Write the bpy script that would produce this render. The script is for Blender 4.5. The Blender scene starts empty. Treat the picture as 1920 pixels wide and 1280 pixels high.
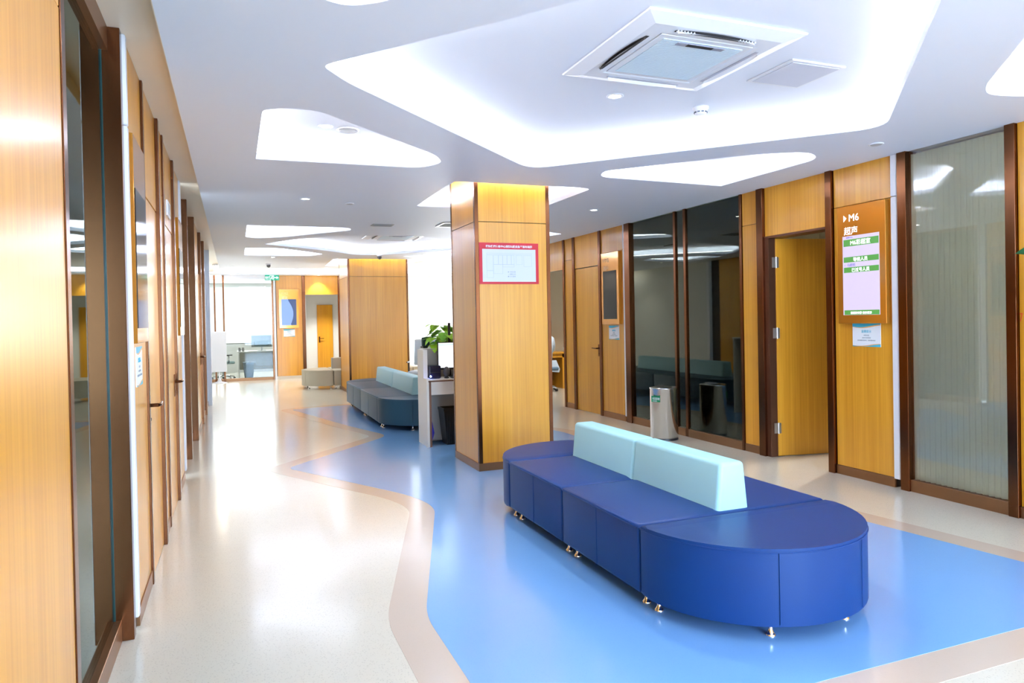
import bpy, bmesh, math, random
from mathutils import Vector, Matrix
random.seed(7)
S = bpy.context.scene
C = S.collection
PI = math.pi

# ------------------------------------------------------------------ camera
yaw, pitch, roll, F_PX, CY = 0.3745, 0.0104, 0.0196, 1327.6, 613.4
fw = Vector((math.sin(yaw)*math.cos(pitch), math.cos(yaw)*math.cos(pitch), -math.sin(pitch)))
rt = Vector((math.cos(yaw), -math.sin(yaw), 0)); up = rt.cross(fw)
r2 = rt*math.cos(roll) - up*math.sin(roll); u2 = rt*math.sin(roll) + up*math.cos(roll)
cd = bpy.data.cameras.new('camera'); cam = bpy.data.objects.new('camera', cd); C.objects.link(cam)
cam.matrix_world = Matrix(((r2.x, u2.x, -fw.x, 0), (r2.y, u2.y, -fw.y, 0), (r2.z, u2.z, -fw.z, 1.45), (0, 0, 0, 1)))
cd.sensor_width = 36; cd.lens = F_PX/1920*36; cd.shift_y = (CY-640)/1920
cd.clip_start = 0.05; cd.clip_end = 200
S.camera = cam

# ------------------------------------------------------------------ world, light, exposure
S.view_settings.view_transform = 'Standard'; S.view_settings.look = 'None'
S.view_settings.gamma = 1; S.view_settings.use_curve_mapping = False
S.view_settings.exposure = 0.84
w = bpy.data.worlds.new('sky'); S.world = w; w.use_nodes = True
w.node_tree.nodes['Background'].inputs[0].default_value = (0.72, 0.85, 1.0, 1)
w.node_tree.nodes['Background'].inputs[1].default_value = 3.0

def area(name, loc, rot, sx, sy, power, col):
    l = bpy.data.lights.new(name, 'AREA'); l.shape = 'RECTANGLE'; l.size = sx; l.size_y = sy
    l.energy = power; l.color = col
    o = bpy.data.objects.new(name, l); o.location = loc; o.rotation_euler = rot; C.objects.link(o)
    return o
COVE = 20.5          # strength of the light strips hidden in the ceiling recesses
SPOT = 42.0
# daylight through the windows
area('daylight_behind', (2.6, -4.05, 1.5), (PI/2, 0, 0), 4.0, 2.4, 360, (0.48, 0.70, 1.0))
area('daylight_far_office', (0.6, 23.3, 1.6), (-PI/2, 0, 0), 3.6, 2.2, 50, (0.93, 0.97, 1.0))
area('daylight_reception', (7.0, 19.4, 1.5), (-PI/2, 0, 0), 3.4, 2.2, 200, (0.95, 0.98, 1.0))

# ------------------------------------------------------------------ materials
MATS = {}
def pm(name, col, rough=0.5, metal=0.0, coat=0.0, coat_r=0.1, spec=0.5, emit=None, es=0.0, bump=None, var=None, ior=None, grid='n'):
    """principled material; var=(scale xyz, amount) mottles the colour, bump=(scale xyz, distance)"""
    if name in MATS: return MATS[name]
    m = bpy.data.materials.new(name); m.use_nodes = True; nt = m.node_tree
    b = nt.nodes['Principled BSDF']
    b.inputs['Base Color'].default_value = (*col, 1); b.inputs['Roughness'].default_value = rough
    b.inputs['Metallic'].default_value = metal; b.inputs['Coat Weight'].default_value = coat
    b.inputs['Coat Roughness'].default_value = coat_r; b.inputs['Specular IOR Level'].default_value = spec
    if ior: b.inputs['IOR'].default_value = ior
    if emit: b.inputs['Emission Color'].default_value = (*emit, 1); b.inputs['Emission Strength'].default_value = es
    geo = nt.nodes.new('ShaderNodeTexCoord')
    def noise(sc, det=3):
        mp = nt.nodes.new('ShaderNodeMapping'); mp.inputs['Scale'].default_value = sc
        nt.links.new(geo.outputs['Object'], mp.inputs[0])
        n = nt.nodes.new('ShaderNodeTexNoise'); n.inputs['Scale'].default_value = 1; n.inputs['Detail'].default_value = det
        nt.links.new(mp.outputs[0], n.inputs[0]); return n
    if var:
        n = noise(var[0]); mx = nt.nodes.new('ShaderNodeMix'); mx.data_type = 'RGBA'
        a = var[1]
        mx.inputs[6].default_value = (*[max(0, c*(1-a)) for c in col], 1)
        mx.inputs[7].default_value = (*[min(1, c*(1+a)) for c in col], 1)
        nt.links.new(n.outputs[0], mx.inputs[0]); nt.links.new(mx.outputs[2], b.inputs['Base Color'])
    if bump:
        n = noise(bump[0], 2); bp = nt.nodes.new('ShaderNodeBump'); bp.inputs['Distance'].default_value = bump[1]
        bp.inputs['Strength'].default_value = 0.5
        nt.links.new(n.outputs[0], bp.inputs['Height']); nt.links.new(bp.outputs[0], b.inputs['Normal'])
    MATS[name] = m; return m

def wood(name, c1, c2, rough=0.32, coat=0.35):
    m = pm(name, c1, rough, coat=coat, coat_r=0.18)
    nt = m.node_tree; b = nt.nodes['Principled BSDF']
    tc = [n for n in nt.nodes if n.type == 'TEX_COORD'][0]
    mp = nt.nodes.new('ShaderNodeMapping'); mp.inputs['Scale'].default_value = (55, 55, 0.9)
    nt.links.new(tc.outputs['Object'], mp.inputs[0])
    n = nt.nodes.new('ShaderNodeTexNoise'); n.inputs['Scale'].default_value = 1; n.inputs['Detail'].default_value = 4
    nt.links.new(mp.outputs[0], n.inputs[0])
    mp2 = nt.nodes.new('ShaderNodeMapping'); mp2.inputs['Scale'].default_value = (5, 5, 0.25)
    nt.links.new(tc.outputs['Object'], mp2.inputs[0])
    n2 = nt.nodes.new('ShaderNodeTexNoise'); n2.inputs['Scale'].default_value = 1
    nt.links.new(mp2.outputs[0], n2.inputs[0])
    ad = nt.nodes.new('ShaderNodeMath'); ad.operation = 'MULTIPLY_ADD'; ad.inputs[1].default_value = 0.45
    nt.links.new(n2.outputs[0], ad.inputs[0]); 
    sc = nt.nodes.new('ShaderNodeMath'); sc.operation = 'MULTIPLY'; sc.inputs[1].default_value = 0.55
    nt.links.new(n.outputs[0], sc.inputs[0]); nt.links.new(sc.outputs[0], ad.inputs[2])
    r = nt.nodes.new('ShaderNodeValToRGB'); r.color_ramp.elements[0].position = 0.34; r.color_ramp.elements[1].position = 0.66
    r.color_ramp.elements[0].color = (*c1, 1); r.color_ramp.elements[1].color = (*c2, 1)
    nt.links.new(ad.outputs[0], r.inputs[0]); nt.links.new(r.outputs[0], b.inputs['Base Color'])
    return m

def vinyl(name, c, speck, amt, rough=0.22):
    m = pm(name, c, rough, coat=0.6, coat_r=0.13)
    nt = m.node_tree; b = nt.nodes['Principled BSDF']
    tc = [n for n in nt.nodes if n.type == 'TEX_COORD'][0]
    v = nt.nodes.new('ShaderNodeTexVoronoi'); v.inputs['Scale'].default_value = 95
    nt.links.new(tc.outputs['Object'], v.inputs[0])
    r = nt.nodes.new('ShaderNodeValToRGB'); r.color_ramp.elements[0].position = 0.10; r.color_ramp.elements[1].position = 0.34
    r.color_ramp.elements[0].color = (1, 1, 1, 1); r.color_ramp.elements[1].color = (0, 0, 0, 1)
    nt.links.new(v.outputs['Distance'], r.inputs[0])
    n = nt.nodes.new('ShaderNodeTexNoise'); n.inputs['Scale'].default_value = 26; n.inputs['Detail'].default_value = 5
    nt.links.new(tc.outputs['Object'], n.inputs[0])
    mu = nt.nodes.new('ShaderNodeMath'); mu.operation = 'MULTIPLY'
    nt.links.new(r.outputs[0], mu.inputs[0]); nt.links.new(n.outputs[0], mu.inputs[1])
    am = nt.nodes.new('ShaderNodeMath'); am.operation = 'MULTIPLY'; am.inputs[1].default_value = amt
    nt.links.new(mu.outputs[0], am.inputs[0])
    mx = nt.nodes.new('ShaderNodeMix'); mx.data_type = 'RGBA'
    mx.inputs[6].default_value = (*c, 1); mx.inputs[7].default_value = (*speck, 1)
    nt.links.new(am.outputs[0], mx.inputs[0]); nt.links.new(mx.outputs[2], b.inputs['Base Color'])
    # slow ripple of a hand-laid polished floor
    n3 = nt.nodes.new('ShaderNodeTexNoise'); n3.inputs['Scale'].default_value = 3.0; n3.inputs['Detail'].default_value = 2
    nt.links.new(tc.outputs['Object'], n3.inputs[0])
    bp = nt.nodes.new('ShaderNodeBump'); bp.inputs['Distance'].default_value = 0.0015; bp.inputs['Strength'].default_value = 0.6
    nt.links.new(n3.outputs[0], bp.inputs['Height']); nt.links.new(bp.outputs[0], b.inputs['Normal']); nt.links.new(bp.outputs[0], b.inputs['Coat Normal'])
    return m

def glass(name, tint, refl=1.6, rough=0.02, gcol=(1, 1, 1)):
    m = bpy.data.materials.new(name); m.use_nodes = True; nt = m.node_tree; nt.nodes.clear()
    out = nt.nodes.new('ShaderNodeOutputMaterial'); mix = nt.nodes.new('ShaderNodeMixShader')
    t = nt.nodes.new('ShaderNodeBsdfTransparent'); t.inputs[0].default_value = (*tint, 1)
    g = nt.nodes.new('ShaderNodeBsdfGlossy'); g.inputs['Roughness'].default_value = rough; g.inputs[0].default_value = (*gcol, 1)
    f = nt.nodes.new('ShaderNodeFresnel'); f.inputs[0].default_value = refl
    nt.links.new(f.outputs[0], mix.inputs[0]); nt.links.new(t.outputs[0], mix.inputs[1]); nt.links.new(g.outputs[0], mix.inputs[2])
    nt.links.new(mix.outputs[0], out.inputs[0]); MATS[name] = m; return m

WOOD = wood('oak_veneer', (0.62, 0.26, 0.012), (0.80, 0.385, 0.032))
BRONZE = pm('brushed_bronze', (0.17, 0.068, 0.030), 0.22, metal=1.0, bump=((400, 400, 2), 0.0002))
SKIRT = pm('bronze_skirting', (0.30, 0.15, 0.07), 0.35, metal=0.8)
DARK = pm('dark_recess', (0.03, 0.02, 0.015), 0.6)
WHITE = pm('white_plastic', (0.80, 0.81, 0.86), 0.35)
CEIL = pm('ceiling_paint', (0.81, 0.855, 0.96), 0.55)  # cool cast of the daylight is put into this base colour
CREAM = pm('cream_margin', (0.90, 0.78, 0.62), 0.4)  # cream base colour for the ceiling's left margin
BEIGEW = pm('beige_wall_paint', (0.72, 0.66, 0.52), 0.6)
WHITEW = pm('white_wall_paint', (0.74, 0.74, 0.72), 0.6)
VBEIGE = vinyl('beige_vinyl', (0.77, 0.735, 0.62), (0.32, 0.29, 0.23), 0.7)
VBLUE = vinyl('blue_vinyl', (0.20, 0.45, 0.86), (0.12, 0.30, 0.68), 0.3)
VTAN = vinyl('tan_vinyl', (0.66, 0.55, 0.45), (0.52, 0.43, 0.35), 0.3)
CHROME = pm('chrome', (0.82, 0.83, 0.85), 0.1, metal=1.0)
STEEL = pm('brushed_steel', (0.60, 0.585, 0.57), 0.14, metal=1.0, bump=((2, 2, 600), 0.0001))
BLACK = pm('black_plastic', (0.012, 0.012, 0.014), 0.3)
SCREEN = pm('black_screen', (0.006, 0.005, 0.004), 0.08, spec=0.2)
LED = pm('led_strip_light', (1, 1, 1), emit=(1.0, 0.985, 0.955), es=COVE)
LAMP = pm('lamp_glow', (1, 1, 1), emit=(1.0, 0.97, 0.92), es=14)
GSMOKE = glass('smoked_glass', (0.80, 0.82, 0.76), 1.75, 0.02, (.92, 1.0, .86))
GCLEAR = glass('clear_glass', (0.93, 0.96, 0.95), 1.3)
GRIB = glass('tinted_glass', (0.985, 0.99, 0.985), 1.5)

# ------------------------------------------------------------------ mesh helpers
def link(name, bm, mat, parent=None, smooth=False, loc=None):
    bmesh.ops.recalc_face_normals(bm, faces=bm.faces)
    me = bpy.data.meshes.new(name); bm.to_mesh(me); bm.free()
    if smooth:
        for p in me.polygons: p.use_smooth = True
    for m in (mat if isinstance(mat, (list, tuple)) else [mat]): me.materials.append(m)
    o = bpy.data.objects.new(name, me); C.objects.link(o)
    if parent: o.parent = parent
    if loc: o.location = loc
    return o
def box(bm, x0, x1, y0, y1, z0, z1, bev=0, seg=2, mi=0):
    r = bmesh.ops.create_cube(bm, size=1)
    vs = r['verts']
    for v in vs: v.co = Vector((x0+(v.co.x+.5)*(x1-x0), y0+(v.co.y+.5)*(y1-y0), z0+(v.co.z+.5)*(z1-z0)))
    if bev:
        es = list({e for v in vs for e in v.link_edges})
        r = bmesh.ops.bevel(bm, geom=es, offset=bev, segments=seg, affect='EDGES', profile=0.5)
        fs = r['faces']
        if mi:
            for f in {f for v in r['verts'] for f in v.link_faces}: f.material_index = mi
    elif mi:
        for f in {f for v in vs for f in v.link_faces}: f.material_index = mi
def B(*a, **k):
    bm = bmesh.new(); box(bm, *a, **k); return bm
def lathe(bm, prof, cx=0, cy=0, n=20, axis='z', cz=0):
    rings = []
    for r, h in prof:
        ring = []
        for i in range(n):
            a = 2*PI*i/n; c, s = r*math.cos(a), r*math.sin(a)
            p = {'z': (cx+c, cy+s, cz+h), 'y': (cx+c, cy+h, cz+s), 'x': (cx+h, cy+c, cz+s)}[axis]
            ring.append(bm.verts.new(p))
        rings.append(ring)
    for a, b in zip(rings, rings[1:]):
        for i in range(n): bm.faces.new((a[i], a[(i+1) % n], b[(i+1) % n], b[i]))
    bm.faces.new(rings[0]); bm.faces.new(rings[-1])
def tube(bm, pts, r, n=8, closed=False):
    pts = [Vector(p) for p in pts]; rings = []
    N = len(pts)
    for i, p in enumerate(pts):
        if closed: t = pts[(i+1) % N]-pts[i-1]
        else: t = pts[min(i+1, N-1)]-pts[max(i-1, 0)]
        t.normalize(); a = Vector((0, 0, 1)) if abs(t.z) < .9 else Vector((1, 0, 0))
        u = t.cross(a).normalized(); v = t.cross(u)
        rr = r[i] if isinstance(r, (list, tuple)) else r
        rings.append([bm.verts.new(p+u*rr*math.cos(2*PI*k/n)+v*rr*math.sin(2*PI*k/n)) for k in range(n)])
    pr = list(zip(rings, rings[1:]))
    if closed: pr.append((rings[-1], rings[0]))
    for a, b in pr:
        for i in range(n): bm.faces.new((a[i], a[(i+1) % n], b[(i+1) % n], b[i]))
    if not closed: bm.faces.new(rings[0]); bm.faces.new(rings[-1])
def prism(bm, poly, z0, z1, bev=0, seg=3):
    vb = [bm.verts.new((x, y, z0)) for x, y in poly]; vt = [bm.verts.new((x, y, z1)) for x, y in poly]
    n = len(poly); bm.faces.new(vb); top = bm.faces.new(vt)
    for i in range(n): bm.faces.new((vb[i], vb[(i+1) % n], vt[(i+1) % n], vt[i]))
    return top
def empty(name, loc=(0, 0, 0), rz=0, label=None, cat=None, group=None, kind=None):
    o = bpy.data.objects.new(name, None); C.objects.link(o); o.location = loc; o.rotation_euler = (0, 0, rz)
    o.empty_display_size = 0.1
    return tag(o, label, cat, group, kind)
def tag(o, label=None, cat=None, group=None, kind=None):
    if label: o['label'] = label
    if cat: o['category'] = cat
    if group: o['group'] = group
    if kind: o['kind'] = kind
    return o
def struct(name, bm, mat, parent=None, smooth=False):
    o = link(name, bm, mat, parent, smooth)
    if not parent: o['kind'] = 'structure'
    return o
def copytree(root, loc, rz=None, label=None):
    r = root.copy(); C.objects.link(r); r.location = loc
    if rz is not None: r.rotation_euler = (0, 0, rz)
    if label: r['label'] = label
    for ch in list(root.children):
        c = ch.copy(); C.objects.link(c); c.parent = r
        for g in list(ch.children):
            d = g.copy(); C.objects.link(d); d.parent = c
    return r
def text(body, size, mat, parent, x, y, z, name='lettering', align='LEFT', depth=0.0008, bold=0.0, sx=1.0):
    """upright lettering facing local -Y"""
    c = bpy.data.curves.new('txt', 'FONT'); c.body = body; c.size = size; c.align_x = align
    c.extrude = depth; c.resolution_u = 2; c.offset = bold
    t = bpy.data.objects.new('txt', c); C.objects.link(t)
    dg = bpy.context.evaluated_depsgraph_get(); me = bpy.data.meshes.new_from_object(t.evaluated_get(dg))
    bpy.data.objects.remove(t); bpy.data.curves.remove(c)
    me.transform(Matrix.Rotation(PI/2, 4, 'X') @ Matrix.Scale(sx, 4, (1, 0, 0)))
    me.materials.clear(); me.materials.append(mat)
    o = bpy.data.objects.new(name, me); C.objects.link(o); o.parent = parent; o.location = (x, y, z)
    return o
def rounded(poly, rad, seg=6):
    """round every corner of a polygon; rad = number or per-corner list"""
    out = []; n = len(poly)
    for i in range(n):
        p = Vector(poly[i]); a = Vector(poly[i-1]); b = Vector(poly[(i+1) % n])
        r = rad[i] if isinstance(rad, (list, tuple)) else rad
        la, lb = (a-p).length, (b-p).length; d = min(r, la*.48, lb*.48)
        if d < .01: out.append(p); continue
        s = p+(a-p).normalized()*d; e = p+(b-p).normalized()*d
        for k in range(seg+1):
            t = k/seg; out.append(s*(1-t)**2+p*2*t*(1-t)+e*t*t)
    res = []
    for p in out:
        if not res or (p-res[-1]).length > .004: res.append(p)
    if sum(res[i-1].cross(res[i]) for i in range(len(res))) < 0: res.reverse()
    return [(p.x, p.y) for p in res]
def offset(poly, d):
    out = []; n = len(poly)
    for i in range(n):
        a, p, b = Vector(poly[i-1]), Vector(poly[i]), Vector(poly[(i+1) % n])
        n1 = (p-a).normalized(); n2 = (b-p).normalized()
        n1 = Vector((n1.y, -n1.x)); n2 = Vector((n2.y, -n2.x)); m = n1+n2
        m = m/max(m.dot(m)/2, .5) if m.length > 1e-4 else n1
        out.append(tuple(p+m*d))
    return out
def holed(name, outer, holes, z0, z1, mat):
    c = bpy.data.curves.new('c', 'CURVE'); c.dimensions = '2D'; c.fill_mode = 'BOTH'; c.extrude = (z1-z0)/2
    for loop in [outer]+holes:
        s = c.splines.new('POLY'); s.points.add(len(loop)-1); s.use_cyclic_u = True
        for i, p in enumerate(loop): s.points[i].co = (p[0], p[1], 0, 1)
    t = bpy.data.objects.new('c', c); C.objects.link(t)
    dg = bpy.context.evaluated_depsgraph_get(); me = bpy.data.meshes.new_from_object(t.evaluated_get(dg))
    bpy.data.objects.remove(t); bpy.data.curves.remove(c)
    me.transform(Matrix.Translation((0, 0, (z0+z1)/2))); me.materials.clear(); me.materials.append(mat)
    o = bpy.data.objects.new(name, me); C.objects.link(o); return o

# ------------------------------------------------------------------ the room: levels
ZC, ZU = 2.745, 2.90          # ceiling and the upper ceiling inside the recesses
XL, XR = -0.46, 5.08          # faces of the two walls
# floor
struct('floor', B(-1.2, 9.2, -4.6, 24.2, -0.1, 0), VBEIGE)
blue = [(0.85, 2.15), (0.85, 3.4), (1.44, 5.38), (1.34, 5.82), (0.47, 7.46), (1.82, 9.02), (1.48, 10.14), (0.88, 12.56), (1.6, 12.7),
        (3.9, 12.9), (4.05, 10.4), (3.55, 9.0), (3.9, 8.3), (3.88, 5.0), (4.27, 2.15)]
brad = [.03, .15, .35, .25, .12, .25, .2, .12, .1, .1, .2, .2, .2, .4, .05]
bp_ = rounded(blue, brad)
fl_tan = struct('floor_inlay_border', bmesh.new(), VTAN)
bm = bmesh.new(); prism(bm, offset(bp_, 0.19), 0.0, 0.0012); bm.normal_update(); bm.to_mesh(fl_tan.data); bm.free()
fl_blue = struct('floor_inlay', bmesh.new(), VBLUE)
bm = bmesh.new(); prism(bm, bp_, 0.0, 0.0024); bm.to_mesh(fl_blue.data); bm.free()

# ceiling with its lit recesses
coves = [
 ([(0.44, 3.66), (0.60, 3.88), (2.40, 5.62), (4.28, 3.66), (2.20, 1.50), (1.22, 2.74)], [.06, .1, .22, .22, .3, .3]),
 ([(0.19, 5.88), (0.19, 4.52), (0.32, 4.45), (0.50, 4.44), (1.50, 5.36), (1.62, 5.60), (1.50, 5.84)], [.0, .08, .08, .15, .12, .1, .14]),
 ([(3.06, 5.52), (3.16, 5.76), (4.56, 5.82), (4.58, 4.58), (4.34, 4.40), (3.98, 4.56)], [.1, .12, .02, .14, .14, .2]),
 ([(1.93, 7.78), (1.93, 6.30), (3.36, 6.28), (3.36, 7.62), (3.0, 7.80)], [.07, .08, .12, .2, .1]),
 ([(0.19, 9.80), (0.19, 11.12), (0.34, 11.26), (0.72, 11.04), (1.56, 10.02), (1.50, 9.78)], [.0, .06, .1, .2, .1, .1]),
 ([(0.48, 12.04), (0.87, 11.33), (1.42, 10.72), (2.58, 10.42), (3.60, 11.1), (3.80, 12.35), (2.60, 13.62), (2.15, 13.60), (1.6, 12.95)], [.05, .1, .2, .2, .3, .3, .3, .2, .3]),
 ([(0.21, 12.70), (0.21, 14.03), (0.50, 14.08), (1.40, 14.02), (1.60, 13.55), (0.75, 12.62)], [.05, .06, .1, .14, .14, .15]),
 ([(1.94, 16.40), (1.90, 14.50), (3.40, 14.38), (3.84, 14.78), (3.76, 15.90), (3.3, 16.42)], [.08, .1, .15, .1, .15, .2]),
 ([(3.12, 13.80), (3.90, 12.86), (4.40, 13.2), (4.45, 13.9), (3.9, 14.02)], [.08, .15, .15, .15, .1]),
 ([(-0.26, 17.30), (7.6, 17.05), (7.6, 18.95), (-0.26, 19.32)], [.02, .02, .02, .02]),
 ([(0.33, 2.90), (0.46, 2.95), (0.62, 2.84), (1.15, 1.9), (1.35, 1.0), (0.7, 0.5), (0.3, 0.9)], [.06, .08, .1, .3, .2, .2, .2]),
 ([(4.06, 2.80), (4.24, 2.92), (4.56, 2.86), (4.80, 2.2), (4.70, 1.2), (3.75, 1.0), (3.30, 2.0)], [.08, .1, .15, .2, .2, .2, .2]),
 ([(4.68, 9.76), (4.62, 10.06), (4.2, 10.3), (3.45, 9.7), (3.9, 9.38), (4.42, 9.62)], [.04, .06, .2, .2, .2, .2]),
 ([(1.2, -0.4), (2.6, 0.5), (4.3, -0.5), (3.9, -2.2), (2.2, -2.9)], [.2, .3, .3, .3, .3]),  # unseen recess behind the camera, added for extra light
]
loops = [rounded(p, r) for p, r in coves]
ceil = holed('ceiling', [(-0.275, -4.3), (8.9, -4.3), (8.9, 19.72), (-0.275, 19.72)], loops, ZC, ZC+0.05, CEIL)
ceil['kind'] = 'structure'
struct('ceiling_upper', B(-0.275, 8.9, -4.3, 19.72, ZU, ZU+0.08), CEIL)
for lp in loops:
    out = offset(lp, 0.16); bm = bmesh.new(); n = len(out)
    a = [bm.verts.new((x, y, ZC+.05)) for x, y in out]; b = [bm.verts.new((x, y, ZU)) for x, y in out]
    for i in range(n): bm.faces.new((a[i], a[(i+1) % n], b[(i+1) % n], b[i]))
    link('recess_side', bm, CEIL, ceil)
    i0, i1 = offset(lp, 0.07), offset(lp, 0.10); bm = bmesh.new()
    a = [bm.verts.new((x, y, ZC+.060)) for x, y in i0]; b = [bm.verts.new((x, y, ZC+.060)) for x, y in i1]
    c = [bm.verts.new((x, y, ZC+.052)) for x, y in i0]
    for i in range(n):
        bm.faces.new((a[i], a[(i+1) % n], b[(i+1) % n], b[i])); bm.faces.new((a[i], a[(i+1) % n], c[(i+1) % n], c[i]))
    link('light_strip', bm, LED, ceil)
# raised warm margin of the ceiling along the left wall
bm = bmesh.new(); box(bm, -0.9, -0.275, -4.3, 19.72, 2.83, 2.98); box(bm, -0.279, -0.271, -4.3, 19.72, ZC+.001, 2.84)
struct('ceiling_left_margin', bm, CREAM)

# ------------------------------------------------------------------ right wall
tn = [0]
def trim(x0, x1, y0, y1, z0, z1, mat=BRONZE, bev=0.002):
    tn[0] += 1; return struct('trim_%d' % tn[0], B(x0, x1, y0, y1, z0, z1, bev=bev, seg=1), mat)
def panels(name, parts, backing, x, d, wood_mat=WOOD):
    bm = bmesh.new(); g = .0025
    for (y0, y1, z0, z1) in parts:
        box(bm, min(x, x+d), max(x, x+d), y0+g, y1-g, z0+g, z1-g if z1 < 2.7 else z1, bev=.0015, seg=1)
    o = struct(name, bm, wood_mat)
    bm = bmesh.new()
    for (y0, y1, z0, z1) in backing: box(bm, min(x+d*.5, x+d*4), max(x+d*.5, x+d*4), y0, y1, z0, z1)
    link('backing', bm, DARK, o); return o
D = .02
parts = [(-4.2, -3.0, .08, ZC), (-3.0, -1.8, .08, ZC), (-1.8, -.6, .08, ZC), (-.6, .6, .08, ZC), (.6, 1.8, .08, ZC), (1.8, 2.5, .08, 2.4), (1.8, 2.5, 2.4, ZC),
         (2.5, 3.29, .08, ZC), (4.30, 4.905, .08, 2.4), (4.30, 4.905, 2.4, ZC), (4.985, 5.80, 2.235, ZC),
         (5.89, 6.145, .08, 2.4), (5.89, 6.145, 2.4, ZC), (8.62, 9.27, .08, 2.4), (8.62, 9.27, 2.4, ZC), (9.335, 10.13, 2.24, ZC),
         (10.20, 10.50, .08, 2.4), (10.20, 10.50, 2.4, ZC), (10.56, 12.3, 2.26, ZC), (12.3, 14.0, 2.26, ZC)]
panels('wall_right', parts, [(-4.2, 3.29, 0, ZC), (4.3, 4.92, 0, ZC), (4.92, 5.85, 2.24, ZC), (5.89, 6.145, 0, ZC), (8.62, 9.3, 0, ZC), (9.3, 10.2, 2.24, ZC),
        (10.2, 10.5, 0, ZC), (10.5, 14.0, 2.265, ZC)], XR, D)
bm = bmesh.new()
for y0, y1 in ((-4.2, 3.29), (4.30, 4.905), (5.89, 6.145), (8.62, 9.27), (10.20, 10.50)): box(bm, XR-.006, XR+.02, y0, y1, 0, .08, bev=.001, seg=1)
struct('baseboard_right', bm, SKIRT)
for y0, y1, px in ((3.29, 3.36, .03), (4.145, 4.225, .03), (4.91, 4.98, .03), (5.80, 5.89, .035), (6.15, 6.185, .012), (7.160, 7.205, .010), (7.370, 7.412, .010),
               (8.43, 8.56, .03), (9.27, 9.335, .02), (10.13, 10.20, .02), (10.50, 10.56, .02)):
    trim(XR-px, XR+.14, y0, y1, 0, ZC)
for y0, y1 in ((4.235, 4.295), (8.565, 8.615)):
    o = trim(XR-.022, XR+.02, y0, y1, .075, 2.40, WHITE, .006); trim(XR-.022, XR+.02, y0, y1, 2.404, ZC, WHITE, .006)
wn = [0]
BLINDD = pm('charcoal_blind', (0.42, 0.43, 0.30), 0.7)
BLINDG = pm('grey_green_blind', (0.80, 0.88, 0.72), 0.7)
def bay_right(y0, y1, gl, bl, ribs):
    wn[0] += 1; t = empty('window_%d' % wn[0], (XR, y0, 0), kind='structure')
    L = y1-y0; bm = bmesh.new()
    box(bm, -.012, .10, 0, L, 0, .095, bev=.002, seg=1)
    link('sill', bm, SKIRT, t)
    link('pane', B(.010, .018, 0, L, .095, ZC), gl, t)
    bm = bmesh.new(); n = int(L/(.045 if ribs else .012)); pts = []
    for i in range(n*4+1):
        y = L*i/(n*4); pts.append(((.040 if ribs else .16)+(.012 if ribs else .0004)*math.sin(2*PI*i/4), y))
    a = [bm.verts.new((x, y, .02)) for x, y in pts]; b = [bm.verts.new((x, y, 2.72)) for x, y in pts]
    for i in range(len(pts)-1): bm.faces.new((a[i], a[i+1], b[i+1], b[i]))
    link('blind', bm, bl, t, smooth=True)
bay_right(3.36, 4.15, GRIB, BLINDG, True)
bay_right(6.185, 7.155, GSMOKE, BLINDD, False)
bay_right(7.215, 7.365, GSMOKE, BLINDD, False)
bay_right(7.42, 8.43, GSMOKE, BLINDD, False)

# doors --------------------------------------------------------------
def lever(parent, x, z, dirx, y=-.0, mat=BRONZE):
    """lever handle on a face looking to local -Y"""
    bm = bmesh.new(); box(bm, x-.02, x+.02, y-.008, y, z-.12, z+.06, bev=.003)
    tube(bm, [(x, y-.005, z), (x, y-.05, z)], .011, 12)
    tube(bm, [(x, y-.048, z), (x+dirx*.015, y-.056, z), (x+dirx*.06, y-.058, z), (x+dirx*.125, y-.054, z+.002)], .0095, 12)
    lathe(bm, [(.009, -.006), (.009, 0)], x, y-.006, 12, 'y', z-.08)
    return link('door_handle', bm, mat, parent, smooth=False)
dn = [0]
def door(loc, rz, W, H, hx, hdir, T=.045):
    dn[0] += 1; t = empty('door_%d' % dn[0], loc, rz, kind='structure')
    link('door_leaf', B(0, W, 0, T, .008, H, bev=.002, seg=1), WOOD, t)
    if hx is not None: lever(t, hx, 1.0, hdir)
    return t
door((XR+.004, 10.125, 0), -PI/2, .785, 2.232, .74, -1)        # closed door, local x runs to -Y
# open door: jamb, hinges, leaf swung inwards
t = door((XR+.075, 5.735, 0), -PI/2+math.radians(79), .76, 2.225, .70, -1)
HINGE = pm('satin_hinge', (.55, .52, .5), .3, metal=1)
for z in (.24, 1.21, 1.93):
    bm = bmesh.new(); box(bm, -.045, -.003, -.010, -.004, z, z+.105, bev=.001, seg=1); box(bm, -.002, .028, -.012, -.002, z, z+.105)
    tube(bm, [(-.002, -.012, z-.004), (-.002, -.012, z+.109)], .007, 10)
    for zz in (.02, .05, .08): lathe(bm, [(.004, -.0125), (.004, -.009)], -.025, 0, 8, 'y', z+zz)
    link('hinge', bm, HINGE, t)
JAMB = pm('dark_bronze_jamb', (.16, .07, .04), .35, metal=.7)
bm = bmesh.new(); box(bm, XR-.005, XR+.17, 5.745, 5.80, 0, 2.235); box(bm, XR-.005, XR+.17, 4.985, 5.0, 0, 2.235); box(bm, XR-.005, XR+.17, 4.985, 5.80, 2.228, 2.25)
struct('trim_door_jamb', bm, JAMB)

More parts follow.
